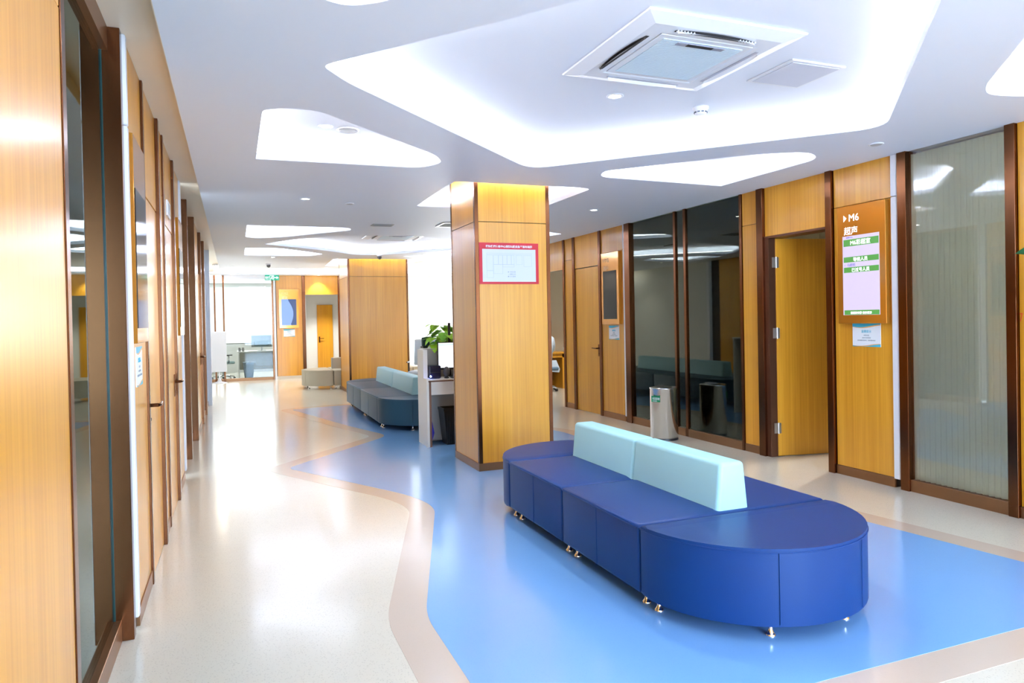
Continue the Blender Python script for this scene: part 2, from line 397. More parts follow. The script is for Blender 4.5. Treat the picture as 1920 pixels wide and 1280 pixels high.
# rooms behind the right wall
bm = bmesh.new(); box(bm, XR+.3, 8.4, 8.3, 8.4, 0, ZC); box(bm, 8.3, 8.4, 3.2, 8.4, 0, ZC); box(bm, XR+.2, 8.4, 3.1, 3.2, 0, ZC)
struct('wall_consulting_room', bm, BEIGEW)
struct('ceiling_consulting_room', B(XR+.1, 8.4, 3.1, 8.4, 2.70, 2.74), WHITEW)
bm = bmesh.new(); box(bm, XR+.2, 8.9, 14.0, 14.12, 0, ZC); box(bm, XR+.16, 8.9, 10.44, 10.54, 0, ZC)
struct('wall_side_bay', bm, BEIGEW)

# ------------------------------------------------------------------ left wall
LW = [(-4.2, -2.2, .08, 2.40), (-4.2, -2.2, 2.4, 2.83), (-2.2, .1, .08, 2.40), (-2.2, .1, 2.4, 2.83), (.1, 2.44, .08, 2.40), (.1, 2.44, 2.4, 2.83), (3.86, 4.44, .08, 2.39), (3.86, 4.44, 2.39, 2.83), (4.50, 5.22, 2.21, 2.83),
      (5.30, 5.66, .08, 2.39), (5.30, 5.66, 2.39, 2.83), (5.73, 6.50, 2.215, 2.83), (6.62, 7.36, .08, 2.39), (6.62, 7.36, 2.39, 2.83),
      (9.95, 11.1, .08, 2.83), (11.45, 12.2, .08, 2.83), (12.6, 13.7, .08, 2.83)]
panels('wall_left', LW, [(-4.2, 2.40, 0, 2.83), (3.80, 4.46, 0, 2.83), (4.46, 5.26, 2.215, 2.83), (5.26, 5.7, 0, 2.83), (5.7, 6.55, 2.22, 2.83), (6.55, 7.4, 0, 2.83),
        (9.9, 14.0, 0, 2.83)], XL, -D)
struct('wall_left_far', B(-.72, -.62, 14.05, 19.8, 0, 2.9), WHITEW)
bm = bmesh.new()
for y0, y1 in ((-4.2, 2.40), (3.86, 4.46), (5.28, 5.68), (6.58, 7.38), (9.9, 14.0)): box(bm, XL-.02, XL+.006, y0, y1, 0, .08, bev=.001, seg=1)
struct('baseboard_left', bm, SKIRT)
trim(XL-.12, XL+.004, 2.442, 2.495, 0, 2.83)
trim(XL-.10, XL+.0, 3.70, 3.76, 0, 2.83)
for y0, y1, p in ((4.445, 4.495, .012), (5.225, 5.29, .02), (5.665, 5.725, .012), (6.505, 6.60, .02), (8.46, 8.54, .012), (9.80, 9.9, .02), (11.40, 11.5, .03), (12.55, 12.65, .035)):
    trim(XL-.11, XL+p, y0, y1, 0, 2.83)
for y0, y1 in ((3.765, 3.82), (7.39, 7.50)):
    trim(XL-.02, XL+.014, y0, y1, .075, 2.40, WHITE, .006); trim(XL-.02, XL+.014, y0, y1, 2.404, 2.83, WHITE, .006)
trim(XL-.02, XL+.07, 14.0, 14.1, 0, 2.83, WHITE, .006)
BACKG = pm('grey_backing', (.16, .17, .17), .6)
def bay_left(y0, y1, gl):
    wn[0] += 1; t = empty('window_%d' % wn[0], (XL, y0, 0), kind='structure'); L = y1-y0
    bm = bmesh.new(); box(bm, -.12, -.05, 0, L, 0, .10, bev=.002, seg=1); box(bm, -.12, -.05, 0, L, 2.72, 2.83)
    link('sill', bm, SKIRT, t)
    link('pane', B(-.09, -.08, 0, L, .10, 2.72), gl, t)
    link('blind', B(-.2, -.19, 0, L, 0, 2.83), BACKG, t)
    link('glass_edge', B(-.08, -.074, L-.008, L-.001, .10, 2.72), pm('teal_glass_edge', (.01, .045, .045), .2), t)
GLEFT = glass('dark_glass', (.5, .53, .5), 1.9, 0.02, (.62, .70, .64))
bay_left(2.495, 3.70, GLEFT); bay_left(7.60, 8.46, GLEFT); bay_left(8.54, 9.80, GLEFT)
door((XL-.002, 4.5, 0), PI/2, .722, 2.205, .045, 1)
door((XL-.002, 5.73, 0), PI/2, .77, 2.21, .66, 1)
door((XL-.002, 11.12, 0), PI/2, .28, 2.21, .14, 1)
# small white room plate over the second left door
# ------------------------------------------------------------------ back wall with window behind the camera
wn[0] += 1; t = empty('window_%d' % wn[0], (0, -4.2, 0), kind='structure')
bm = bmesh.new()
for x in (.5, 1.5, 2.55, 3.6, 4.6): box(bm, x, x+.06, 0, .06, .3, 2.6)
box(bm, .5, 4.66, 0, .06, .24, .3); box(bm, .5, 4.66, 0, .06, 2.6, 2.66)
link('window_frame', bm, BRONZE, t); link('pane', B(.5, 4.66, .02, .03, .3, 2.6), GCLEAR, t)
bm = bmesh.new(); box(bm, -1, .5, -4.32, -4.2, 0, 2.83); box(bm, 4.66, 5.3, -4.32, -4.2, 0, 2.83); box(bm, .5, 4.66, -4.32, -4.2, 0, .24); box(bm, .5, 4.66, -4.32, -4.2, 2.66, 2.9)
struct('wall_back', bm, WHITEW)

# ------------------------------------------------------------------ far wall (Y 19.7)
YF = 19.7
bm = bmesh.new(); g = .003
for x0, x1, z0, z1 in ((1.06, 1.72, .08, 2.40), (1.06, 1.72, 2.4, ZC), (1.80, 2.70, 2.235, ZC), (2.70, 4.3, .08, ZC)): box(bm, x0+g, x1-g, YF, YF+.02, z0, z1, bev=.0015, seg=1)
o = struct('wall_far', bm, WOOD)
bm = bmesh.new(); box(bm, 1.04, 1.76, YF+.01, YF+.08, 0, ZC); box(bm, 1.76, 2.72, YF+.01, YF+.08, 2.24, ZC); box(bm, 2.7, 4.4, YF+.01, YF+.08, 0, ZC)
link('backing', bm, DARK, o)
bm = bmesh.new(); box(bm, 1.04, 1.72, YF-.006, YF+.02, 0, .08); box(bm, 2.7, 4.4, YF-.006, YF+.02, 0, .08)
struct('baseboard_far', bm, pm('pale_skirting', (.7, .62, .5), .4))
for x0, x1, m in ((.95, .99, BRONZE), (.995, 1.045, WHITE), (1.72, 1.80, BRONZE), (2.66, 2.72, BRONZE), (-.46, -.42, BRONZE), (-.25, -.21, BRONZE), (4.35, 4.42, BRONZE)):
    trim(x0, x1, YF-.02, YF+.06, 0, ZC if m is not WHITE else ZC, m)
wn[0] += 1; t = empty('window_%d' % wn[0], (0, YF, 0), kind='structure')
link('sill', B(-.55, .95, -.01, .08, 0, .075, bev=.002, seg=1), SKIRT, t)
link('pane', B(-.55, .95, .02, .03, .075, 2.65), GCLEAR, t)
link('head', B(-.6, .95, -.01, .08, 2.65, ZC), WHITE, t)
# office behind the glass
bm = bmesh.new(); box(bm, -.75, -.65, YF, 23.6, 0, 2.9); box(bm, 1.76, 1.82, YF+.09, 23.4, 0, 2.9); box(bm, -.7, 1.8, 23.4, 23.5, 0, .9); box(bm, 1.8, 5, 22.2, 22.3, 0, 2.9); box(bm, 3.9, 4, YF+.1, 22.2, 0, 2.9)
box(bm, -.7, 5, 23.4, 23.5, 2.6, 2.9)
struct('wall_far_office', bm, WHITEW)
struct('ceiling_far_office', B(-.75, 5, YF+.06, 23.6, ZC, 2.8), WHITEW)
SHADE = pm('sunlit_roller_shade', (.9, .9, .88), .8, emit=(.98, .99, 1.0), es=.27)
wn[0] += 1; t = empty('window_%d' % wn[0], (0, 23.4, 0), kind='structure')
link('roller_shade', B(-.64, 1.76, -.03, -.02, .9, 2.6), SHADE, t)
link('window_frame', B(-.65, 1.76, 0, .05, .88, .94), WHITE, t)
# wood door seen through the open doorway of the far wall
t = door((2.36, 22.15, 0), 0, .46, 2.02, .06, 1)
# doorway leaf edge
# reception window on the far right
bm = bmesh.new(); box(bm, 4.42, 8.9, YF, YF+.1, 2.55, ZC); box(bm, 4.42, 8.9, YF, YF+.1, 0, .3)
struct('wall_far_reception', bm, WHITEW)
wn[0] += 1; t = empty('window_%d' % wn[0], (0, YF, 0), kind='structure')
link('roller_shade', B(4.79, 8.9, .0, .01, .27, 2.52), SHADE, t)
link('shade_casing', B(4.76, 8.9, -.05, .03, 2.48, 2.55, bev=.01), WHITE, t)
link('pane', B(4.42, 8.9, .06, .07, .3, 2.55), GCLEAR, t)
link('curtain_gap_glow', B(4.5, 4.68, .015, .035, .3, 2.55), pm('curtain_gap_light', (.9, .85, .6), .8, emit=(1, .93, .60), es=.40), t)  # strip of daylight at the curtain gap, put in as emission
struct('wall_reception_side', B(8.8, 8.9, 10.5, 19.8, 0, 2.9), WHITEW)

# ------------------------------------------------------------------ pillars
def pillar(n, x0, x1, y0, y1):
    t = empty('pillar_%d' % n, (x0, y0, 0), kind='structure'); W, L = x1-x0, y1-y0
    bm = bmesh.new(); g = .003; p = .035
    box(bm, .01, W-.01, .01, L-.01, 0, ZU)
    link('core', bm, DARK, t)
    bm = bmesh.new()
    for z0, z1 in ((.075, 2.40-g), (2.40+g, ZU)):
        box(bm, p, W-p, 0, .03, z0, z1, bev=.0015, seg=1); box(bm, p, W-p, L-.03, L, z0, z1)
        box(bm, 0, .03, p, L-p, z0, z1, bev=.0015, seg=1); box(bm, W-.03, W, p, L-p, z0, z1)
    link('cladding', bm, WOOD, t)
    for i, (cx, cy) in enumerate(((0, 0), (W-p, 0), (0, L-p), (W-p, L-p))):
        link('corner_post', B(cx-.003 if cx == 0 else cx, cx+p if cx == 0 else cx+p+.003, cy-.003 if cy == 0 else cy, cy+p if cy == 0 else cy+p+.003, .0, ZU, bev=.002, seg=1), BRONZE, t)
    bm = bmesh.new(); q = .008
    box(bm, p, W-p, -q, .03, 0, .075); box(bm, p, W-p, L-.03, L+q, 0, .075); box(bm, -q, .03, p, L-p, 0, .075); box(bm, W-.03, W+q, p, L-p, 0, .075)
    box(bm, -q, p, -q, p, 0, .075); box(bm, W-p, W+q, -q, p, 0, .075)
    link('skirting', bm, SKIRT, t)
    return t
pillar(1, 2.17, 2.95, 6.44, 7.24)
pillar(2, 2.18, 3.42, 14.62, 15.88)

# ------------------------------------------------------------------ wall displays and notices
FRAME = pm('glossy_amber_panel', (.62, .26, .03), .16, metal=.55, coat=.5, coat_r=.05)
LETTER = pm('lit_lettering', (1, 1, 1), emit=(1, 1, 1), es=.8)
LETOFF = pm('unlit_lettering', (.85, .6, .35), .4)
LILAC = pm('lilac_screen', (.1, .1, .1), .3, emit=(.66, .57, .82), es=.62)
GREEN = pm('green_screen_bar', (.05, .1, .05), .3, emit=(.07, .30, .04), es=.65)
SBLUE = pm('screen_text_blue', (.1, .1, .3), .4, emit=(.12, .10, .40), es=.6)
def display(loc, rz, label, W=.50, Hh=1.03, mode='off', l1='M5', l2='超声', T=.05, sw=.38):
    t = empty('display_screen', loc, rz, label, 'display screen', 'wall display screens')
    link('display_panel', B(-W/2, W/2, -T, 0, 0, Hh, bev=.003, seg=1), FRAME, t)
    s0, s1 = .075, .765; sm = SCREEN
    if mode == 'on': sm = LILAC
    if mode == 'blue': sm = pm('deep_blue_screen', (.01, .01, .03), .2, emit=(.01, .03, .14), es=.6)
    sc = link('screen', B(-sw/2, sw/2, -T-.0035, -T, s0, s1), sm, t)
    if mode == 'on':
        for a, b in ((.675, .735), (.535, .582), (.445, .492), (s0+.002, s0+.042)):
            link('menu_bar', B(-sw/2+.012, sw/2-.004, -.0545, -.0535, a, b), GREEN, t)
        for s, z, h in (('M6彩超室', .686, .05), ('等候人员', .543, .038), ('已过号人员', .453, .038), ('请保持安静 按序就诊', s0+.010, .024)):
            text(s, h, LETTER, t, 0, -.0555, z, align='CENTER')
        text('1', .03, SBLUE, t, -.175, -.0545, .50); text('马建明', .03, SBLUE, t, -.145, -.0545, .50)
        text('体检中心', .018, SBLUE, t, -.15, -.0545, .745)
    if mode == 'blue':
        bm = bmesh.new(); pts = [(-sw/2, s0), (.06, s0)]
        for i in range(13):
            a = i/12; pts.append((.14-.10*(1-math.sin(PI*min(1, a*1.1)*.8))-.12*a*a, s0+.02+a*(s1-s0-.02)))
        pts.append((-sw/2, s1)); bm.faces.new([bm.verts.new((x, -.0545, z)) for x, z in pts])
        link('screen_picture', bm, pm('light_blue_screen', (.1, .1, .2), .3, emit=(.17, .34, .80), es=.6), t)
    lm = LETTER if mode == 'on' else LETOFF
    if l1:
        text(l1, .088, lm, t, -.125, -.052, .892)
        bm = bmesh.new(); bm.faces.new([bm.verts.new(p) for p in ((-.178, -.052, .892), (-.145, -.052, .922), (-.178, -.052, .952))]); link('arrow_mark', bm, lm, t)
    if l2: text(l2, .075, lm, t, -.175, -.052, .782)
    return t
display((XR, 4.57, 1.36), -PI/2, 'lit lilac queue screen with green bars in amber panel beside the open door', mode='on', l1='M6')
display((XR, 8.935, 1.36), -PI/2, 'blank black screen in amber panel beside the closed wooden door', l1='M5')
display((1.375, YF, 1.35), 0, 'small blue glowing screen in amber panel on the far wall', mode='blue', l1='M2', l2='诊室')
display((XL, 4.13, 1.37), PI/2, 'dark glossy screen on the left wall before the first wooden door', W=.47, l1=None, l2=None, T=.022, sw=.43)
display((XL, 7.05, 1.37), PI/2, 'narrow screen on the left wall past the second wooden door', W=.5, l1=None, l2=None, T=.03, sw=.43)
PAPER = pm('paper_white', (.86, .90, .93), .5)
TEAL = pm('teal_print', (.04, .48, .66), .5); ORANGE = pm('orange_print', (.85, .42, .10), .5); GREYT = pm('grey_print', (.35, .40, .45), .5)
def notice(loc, rz, label, W=.29, Hh=.20):
    t = empty('notice_sheet', loc, rz, label, 'notice', 'small notices under the screens')
    link('sheet', B(-W/2, W/2, -.004, 0, 0, Hh), PAPER, t)
    def wave(z0, amp, zedge, mat, ph, y):
        bm = bmesh.new(); N = 16; top = [(-W/2+W*i/N, z0+amp*math.sin(ph+PI*1.3*i/N)) for i in range(N+1)]
        lo = [bm.verts.new((x, y, zedge)) for x, z in top]; hi = [bm.verts.new((x, y, z)) for x, z in top]
        for i in range(N): bm.faces.new((lo[i], lo[i+1], hi[i+1], hi[i]))
        link('printed_wave', bm, mat, t)
    wave(Hh-.028, -.012, Hh, ORANGE, .2, -.0043); wave(Hh-.022, -.012, Hh, TEAL, .5, -.0046)
    wave(.016, -.010, 0, ORANGE, .6, -.0043); wave(.012, -.010, 0, TEAL, .3, -.0046)
    text('温馨提示', .026, TEAL, t, 0, -.0045, .122, align='CENTER')
    text('请保持安静', .011, GREYT, t, 0, -.0045, .094, align='CENTER'); text('请勿大声喧哗吸烟', .011, GREYT, t, 0, -.0045, .072, align='CENTER')
    text('请自觉排队等候叫号，保管好随身物品', .011, GREYT, t, 0, -.0045, .05, align='CENTER')
    return t
notice((XR, 4.565, 1.16), -PI/2, 'white and teal notice sheet under the lit lilac screen')
notice((XR, 8.92, 1.14), -PI/2, 'white and teal notice sheet under the blank black screen')
notice((1.375, YF, 1.12), 0, 'pale notice sheet under the small blue screen on far wall')
notice((XL, 4.10, 1.15), PI/2, 'white notice sheet under the first screen on the left wall', .24)
# red framed evacuation plan on the pillar
t = empty('evacuation_plan', (2.515, 6.44, 1.80), 0, 'red bordered white floor plan poster on the front of the near pillar', 'poster')
RED = pm('red_print', (.62, .012, .03), .5)
link('red_board', B(-.31, .31, -.006, 0, 0, .40, bev=.001, seg=1), RED, t)
link('white_sheet', B(-.278, .278, -.0075, -.006, .022, .338), pm('plan_paper', (.66, .70, .74), .5), t)
text('医院健康体检中心消防疏散应急平面布局图', .0255, LETTER if False else PAPER, t, 0, -.0075, .355, align='CENTER', bold=.0006)
PLAN = pm('plan_line', (.45, .52, .55), .5)
bm = bmesh.new()
def pl(x0, x1, z0, z1): box(bm, x0, x1, -.0083, -.0075, z0, z1)
th = .0018
rooms = [(-.235, -.17, .13, .28), (-.165, -.115, .19, .28), (-.115, -.07, .19, .28), (-.07, -.025, .19, .28), (-.025, .02, .19, .28), (.02, .05, .19, .28), (-.165, -.07, .10, .19), (-.235, -.165, .06, .13),
         (.07, .135, .19, .28), (.15, .235, .17, .28), (-.07, .05, .165, .19), (-.235, .235, .285, .30)]
for a, b, c, d in rooms:
    pl(a, b, c, c+th); pl(a, b, d-th, d); pl(a, a+th, c, d); pl(b-th, b, c, d)
link('plan_drawing', bm, PLAN, t)
for k, z in enumerate((.112, .090, .068)): text(('● 当前位置', '→ 疏散方向', '■ 灭火器材')[k], .016, GREYT, t, -.02, -.008, z)

# ------------------------------------------------------------------ exit sign, bin
t = empty('exit_sign', (.955, 19.36, 2.60), 0, 'small green and white exit sign hanging from the far ceiling', 'exit sign')
SG = pm('exit_green', (.0, .14, .08), .4, emit=(.0, .20, .12), es=1.0)
SW = pm('exit_white', (.8, .9, .85), .4, emit=(.80, 1.0, .9), es=1.2)
link('sign_box', B(-.175, .175, -.02, .01, 0, .135, bev=.003, seg=1), SG, t)
text('EXIT', .045, SW, t, -.165, -.0215, .06, bold=.0008)
text('安全出口', .022, SW, t, -.163, -.0215, .025)
bm = bmesh.new()
def bar(x0, z0, x1, z1, r): tube(bm, [(x0, -.0215, z0), (x1, -.0215, z1)], r, 6)
lathe(bm, [(.010, -.023), (.010, -.021)], 0.005, 0, 12, 'y', .113)
bar(.0, .10, -.008, .062, .009); bar(-.008, .062, .018, .045, .006); bar(.018, .045, .012, .02, .005); bar(-.008, .062, -.022, .035, .006); bar(-.022, .035, -.042, .03, .005)
bar(0, .095, .025, .08, .005); bar(0, .095, -.022, .08, .005)
link('running_figure', bm, SW, t)
bm = bmesh.new()
for a, b, c, d in ((.035, .042, .012, .124), (-.055, -.048, .012, .124), (-.055, .042, .118, .124)): box(bm, a, b, -.0225, -.02, c, d)
link('doorway_mark', bm, SW, t)
bm = bmesh.new(); box(bm, .055, .115, -.0225, -.02, .058, .076)
bm.faces.new([bm.verts.new(p) for p in ((.11, -.0225, .035), (.16, -.0225, .067), (.11, -.0225, .10))])
link('arrow', bm, SW, t)
link('hanger', B(-.10, .10, -.006, -.002, .135, .146), WHITE, t)

t = empty('litter_bin', (4.735, 7.17, 0), 0, 'tall round stainless steel litter bin before the smoked glass wall', 'bin')
bm = bmesh.new(); lathe(bm, [(.155, .02), (.160, .03), (.160, .60), (.163, .604), (.163, .615), (.15, .618)], n=48); link('bin_body', bm, STEEL, t, smooth=True)
bm = bmesh.new(); lathe(bm, [(.15, 0), (.164, .002), (.164, .022), (.15, .026)], n=40); link('bin_base', bm, BLACK, t)
bm = bmesh.new()
N = 40
ring0 = []; ring1 = []
for i in range(N):
    a = 2*PI*i/N; ring0.append(bm.verts.new((.159*math.cos(a), .159*math.sin(a), .613+.006*math.cos(2*a)))); ring1.append(bm.verts.new((.105*math.cos(a), .105*math.sin(a), .612)))
for i in range(N): bm.faces.new((ring0[i], ring0[(i+1) % N], ring1[(i+1) % N], ring1[i]))
for sgn in (-1, 1):
    pts = [(.10*math.cos(a)*1.0, .10*math.sin(a)) for a in [PI*k/12 for k in range(13)]]
    bm.faces.new([bm.verts.new((x*1.0, y*sgn, .614+.035*(abs(y)/.1)*.5*(1+sgn*.3))) for x, y in pts])
link('bin_lid', bm, CHROME, t)
t2 = empty('x', (0, 0, 0)); bpy.data.objects.remove(t2)
lab = empty('bin_label', (-.150, -.064, .455)); lab.parent = t; lab.rotation_euler = (0, 0, math.radians(-62))
lb = link('label_plate', B(-.055, .055, -.004, .004, 0, .07), pm('green_label', (.0, .20, .08), .4), lab)
lb.location = (0, 0, 0)
text('可回收', .034, PAPER, lab, -.045, -.005, .026); text('Recyclable', .014, PAPER, lab, -.04, -.005, .008)

# ------------------------------------------------------------------ sofas
def foot_bm():
    bm = bmesh.new(); lathe(bm, [(.017, .07), (.017, .075), (.012, .062), (.009, .045), (.012, .022), (.020, .012), (.024, .005), (.023, 0)], n=16); return bm
FOOT = None
def section(parent, poly, mat, feet, seams=(), z0=.075, z1=.42):
    """upholstered block over a plan polygon"""
    bm = bmesh.new(); prism(bm, poly, z0, z1)
    bm.edges.ensure_lookup_table()
    es = [e for e in bm.edges if abs(e.verts[0].co.z-e.verts[1].co.z) < 1e-6]
    bmesh.ops.bevel(bm, geom=es, offset=.02, segments=4, affect='EDGES', profile=.5)
    ve = [e for e in bm.edges if abs(e.verts[0].co.z-e.verts[1].co.z) > .2 and len(e.link_faces) == 2 and e.calc_face_angle() > 1.0]
    bmesh.ops.bevel(bm, geom=ve, offset=.012, segments=3, affect='EDGES', profile=.5)
    bm.faces.ensure_lookup_table()
    top = max((f for f in bm.faces), key=lambda f: f.calc_center_median().z*10+f.calc_area())
    r = bmesh.ops.inset_region(bm, faces=[top], thickness=.06, depth=.006)
    s = link('seat_section', bm, mat, parent, smooth=True)
    me = s.data
    try: me.set_sharp_from_angle(angle=math.radians(50))
    except Exception: pass
    # piping and seams of the cover
    bm = bmesh.new(); o = offset(rounded(poly, .012, 2), .0015); tube(bm, [(x, y, z1-.017) for x, y in o], .0032, 6, closed=True)
    for (x, y) in seams: tube(bm, [(x, y, z0+.01), (x, y, z1-.02)], .0018, 5)
    link('piping', bm, mat, s)
    for fx, fy in feet:
        f = bpy.data.objects.new('foot', FOOTM); C.objects.link(f); f.parent = s; f.location = (fx, fy, 0)
    return s
tmp = foot_bm(); FOOTM = bpy.data.meshes.new('foot'); tmp.to_mesh(FOOTM); tmp.free(); FOOTM.materials.append(CHROME)
for p in FOOTM.polygons: p.use_smooth = True
def back_piece(parent, y0, y1, mat):
    bm = bmesh.new(); prof = [(-.105, .415), (.105, .415), (.078, .672), (-.078, .672)]
    a = [bm.verts.new((x, y0, z)) for x, z in prof]; b = [bm.verts.new((x, y1, z)) for x, z in prof]
    bm.faces.new(a); bm.faces.new(b)
    for i in range(4): bm.faces.new((a[i], a[(i+1) % 4], b[(i+1) % 4], b[i]))
    bmesh.ops.recalc_face_normals(bm, faces=bm.faces)
    es = [e for e in bm.edges if max(v.co.z for v in e.verts) > .5]
    bmesh.ops.bevel(bm, geom=es, offset=.024, segments=4, affect='EDGES', profile=.5)
    o = link('backrest', bm, mat, parent, smooth=True)
    try: o.data.set_sharp_from_angle(angle=math.radians(50))
    except Exception: pass
    return o
def sofa(name, loc, rz, L, seat, back, label, cat='sofa'):
    """double sided island sofa, long axis local Y, two straight sections of length L and two rounded ends"""
    t = empty(name, loc, rz, label, cat, 'island waiting sofas'); R = .60; g = .007
    for s in (-1, 1):
        y0, y1 = (g, L-g) if s > 0 else (-L+g, -g)
        section(t, [(-R, y0), (R, y0), (R, y1), (-R, y1)], seat, [(sx*(R-.075), y) for sx in (-1, 1) for y in (y0+.05, y1-.05)], [(-R-.001, (y0+y1)/2), (R+.001, (y0+y1)/2)])
        P = [(R*math.cos(a), s*(L+g)+s*.62*math.sin(a)) for a in [PI*k/28 for k in range(29)]]
        section(t, P, seat, [(-R+.075, s*(L+.055)), (R-.075, s*(L+.055)), (-.22, s*(L+.49)), (.22, s*(L+.49))], [(.24*1.005, s*(L+g)+s*.62*math.sqrt(1-.16)*1.004), (-.24*1.005, s*(L+g)+s*.62*math.sqrt(1-.16)*1.004)])
    back_piece(t, .003, L-.03, back); back_piece(t, -L+.03, -.003, back)
    return t
def leather(n, c, v=.08): return pm(n, c, .45, coat=.04, coat_r=.3, spec=.35, bump=((160, 160, 160), .0006), var=((3, 3, 3), v))
sofa('island_sofa', (2.45, 3.93, 0), 0, .89, leather('royal_blue_leather', (.001, .040, .19)), leather('pale_blue_leather', (.42, .77, .87), .02),
     'large royal blue oval waiting sofa with pale blue backrest in the foreground')
sofa('island_sofa', (2.42, 11.17, 0), 0, 1.39, leather('slate_blue_leather', (.025, .085, .14)), leather('pale_aqua_leather', (.46, .80, .88), .02),
     'slate blue oval waiting sofa with pale backrest behind the near pillar')
sofa('island_sofa', (2.92, 16.56, 0), -PI/2, .89, leather('beige_leather', (.42, .39, .30)), leather('greige_leather', (.36, .35, .30), .02),
     'beige oval waiting sofa standing behind the far wooden pillar')

# ------------------------------------------------------------------ reception counter and what stands on it
LAM = pm('white_laminate', (.84, .79, .70), .35); LAMG = pm('grey_laminate', (.40, .38, .34), .4); EDGE = pm('brown_edging', (.20, .09, .05), .4)
t = empty('reception_counter', (2.05, 7.93, 0), 0, 'white reception counter with brown edging behind the near pillar', 'counter')
bm = bmesh.new(); prof = [(0, 0), (.42, 0), (.42, 1.12), (.14, 1.12), (.14, .79), (0, .79)]
a = [bm.verts.new((0, y, z)) for y, z in prof]; b = [bm.verts.new((.05, y, z)) for y, z in prof]
bm.faces.new(a); bm.faces.new(b)
for i in range(6): bm.faces.new((a[i], a[(i+1) % 6], b[(i+1) % 6], b[i]))
link('side_panel', bm, LAM, t)
bm = bmesh.new(); box(bm, .026, .051, -.004, 0, 0, .765); link('edging', bm, EDGE, t)
bm = bmesh.new(); box(bm, .05, 1.2, .0, .42, .755, .78); link('desktop', bm, LAM, t)
link('desktop_edging', B(.02, 1.2, -.004, 0, .752, .768), EDGE, t)
link('drawer_front', B(.055, 1.2, .012, .03, .60, .752, bev=.002, seg=1), LAM, t)
link('modesty_panel', B(.05, 1.2, .30, .32, .03, .755), pm('pale_grey_laminate', (.42, .41, .40), .5), t)
link('back_panel', B(.05, 1.2, .42, .44, .0, 1.12), LAMG, t)
link('ledge', B(.10, 1.2, .44, .72, 1.105, 1.125), LAM, t)
link('outer_panel', B(.10, 1.2, .68, .70, 0, 1.105), LAM, t)
t = empty('ticket_printer', (2.18, 8.10, .78), 0, 'small black printer with glowing blue light on the counter', 'printer')
bm = bmesh.new(); box(bm, -.075, .075, -.07, .09, 0, .155, bev=.02, seg=3); link('printer_body', bm, pm('navy_black_plastic', (.01, .01, .035), .25), t)
link('printer_lid', B(-.06, .06, -.074, -.06, .07, .078), BLACK, t)
bm = bmesh.new(); bmesh.ops.create_uvsphere(bm, u_segments=12, v_segments=8, radius=.009, matrix=Matrix.Translation((-.055, -.074, .03))); link('indicator_light', bm, pm('blue_led', (.1, .1, 1), emit=(.15, .25, 1.0), es=60), t)
t = empty('desk_speaker', (2.315, 8.02, .78), 0, 'small round dark speaker between the printer and the monitor', 'speaker')
bm = bmesh.new(); lathe(bm, [(.02, 0), (.03, .004), (.03, .012), (.012, .02), (.012, .03)], n=20); link('speaker_base', bm, BLACK, t)
bm = bmesh.new(); bmesh.ops.create_uvsphere(bm, u_segments=20, v_segments=14, radius=.055, matrix=Matrix.Translation((0, 0, .075)) @ Matrix.Diagonal((.72, .6, 1.15, 1))); link('speaker_body', bm, pm('dark_grey_plastic', (.06, .06, .065), .25), t, smooth=True)
t = empty('computer_monitor', (2.52, 8.17, .78), math.radians(-6), 'computer monitor with a bright white screen on the reception counter', 'monitor')
link('monitor_casing', B(-.26, .26, 0, .035, .09, .42, bev=.006), BLACK, t)
link('screen', B(-.25, .25, -.002, 0, .115, .41), pm('bright_monitor_screen', (.2, .2, .2), .3, emit=(.86, .92, 1), es=1.0), t)
link('screen_window_bar', B(-.25, .25, -.003, -.002, .385, .393), pm('blue_window_bar', (.1, .1, .1), .3, emit=(.15, .45, .8), es=1), t)
bm = bmesh.new(); box(bm, -.03, .03, .01, .03, .01, .12); box(bm, -.11, .11, -.05, .11, 0, .012, bev=.004); link('monitor_stand', bm, BLACK, t)
t = empty('keyboard', (2.58, 8.00, .78), 0, 'black keyboard lying before the reception monitor', 'keyboard')
link('keyboard_body', B(-.21, .21, -.06, .06, 0, .018, bev=.004), BLACK, t)
bm = bmesh.new()
for i in range(14):
    for j in range(4): box(bm, -.2+i*.0285, -.2+i*.0285+.024, -.05+j*.026, -.05+j*.026+.021, .018, .024)
link('keys', bm, pm('dark_keys', (.03, .03, .03), .5), t)
t = empty('waste_basket', (2.45, 8.10, 0), 0, 'black plastic waste basket under the reception counter', 'bin')
bm = bmesh.new(); N = 4
prof = [(.12, 0), (.15, .40), (.155, .40), (.155, .43), (.14, .43), (.11, .03)]
rings = []
for r, h in prof: rings.append([bm.verts.new((sx*r*1.25, sy*r*.85, h)) for sx, sy in ((-1, -1), (1, -1), (1, 1), (-1, 1))])
for a, b in zip(rings, rings[1:]):
    for i in range(4): bm.faces.new((a[i], a[(i+1) % 4], b[(i+1) % 4], b[i]))
bm.faces.new(rings[0]); bm.faces.new(rings[-1])
link('basket_body', bm, BLACK, t)
bm = bmesh.new()
for i in range(14): box(bm, -.15+i*.022, -.146+i*.022, -.128, -.118, .02, .40)
link('basket_ribs', bm, pm('black_ribs', (.02, .02, .02), .4), t)
bm = bmesh.new(); vs = [bm.verts.new(p) for p in ((0, 0, .26), (.012, -.004, .22), (.035, .0, .10), (.028, .004, .07), (.012, .0, .02), (0, .006, .04))]
bm.faces.new(vs); r = bmesh.ops.extrude_face_region(bm, geom=list(bm.faces)); bmesh.ops.translate(bm, verts=[v for v in r['geom'] if isinstance(v, bmesh.types.BMVert)], vec=(0, .015, 0))
o = link('blue_cloth', bm, pm('violet_cloth', (.03, .02, .30), .8), None, loc=(2.103, 7.96, .06)); tag(o, 'small dark blue cloth hanging inside the counter side panel', 'cloth')
o.name = 'hanging_cloth'
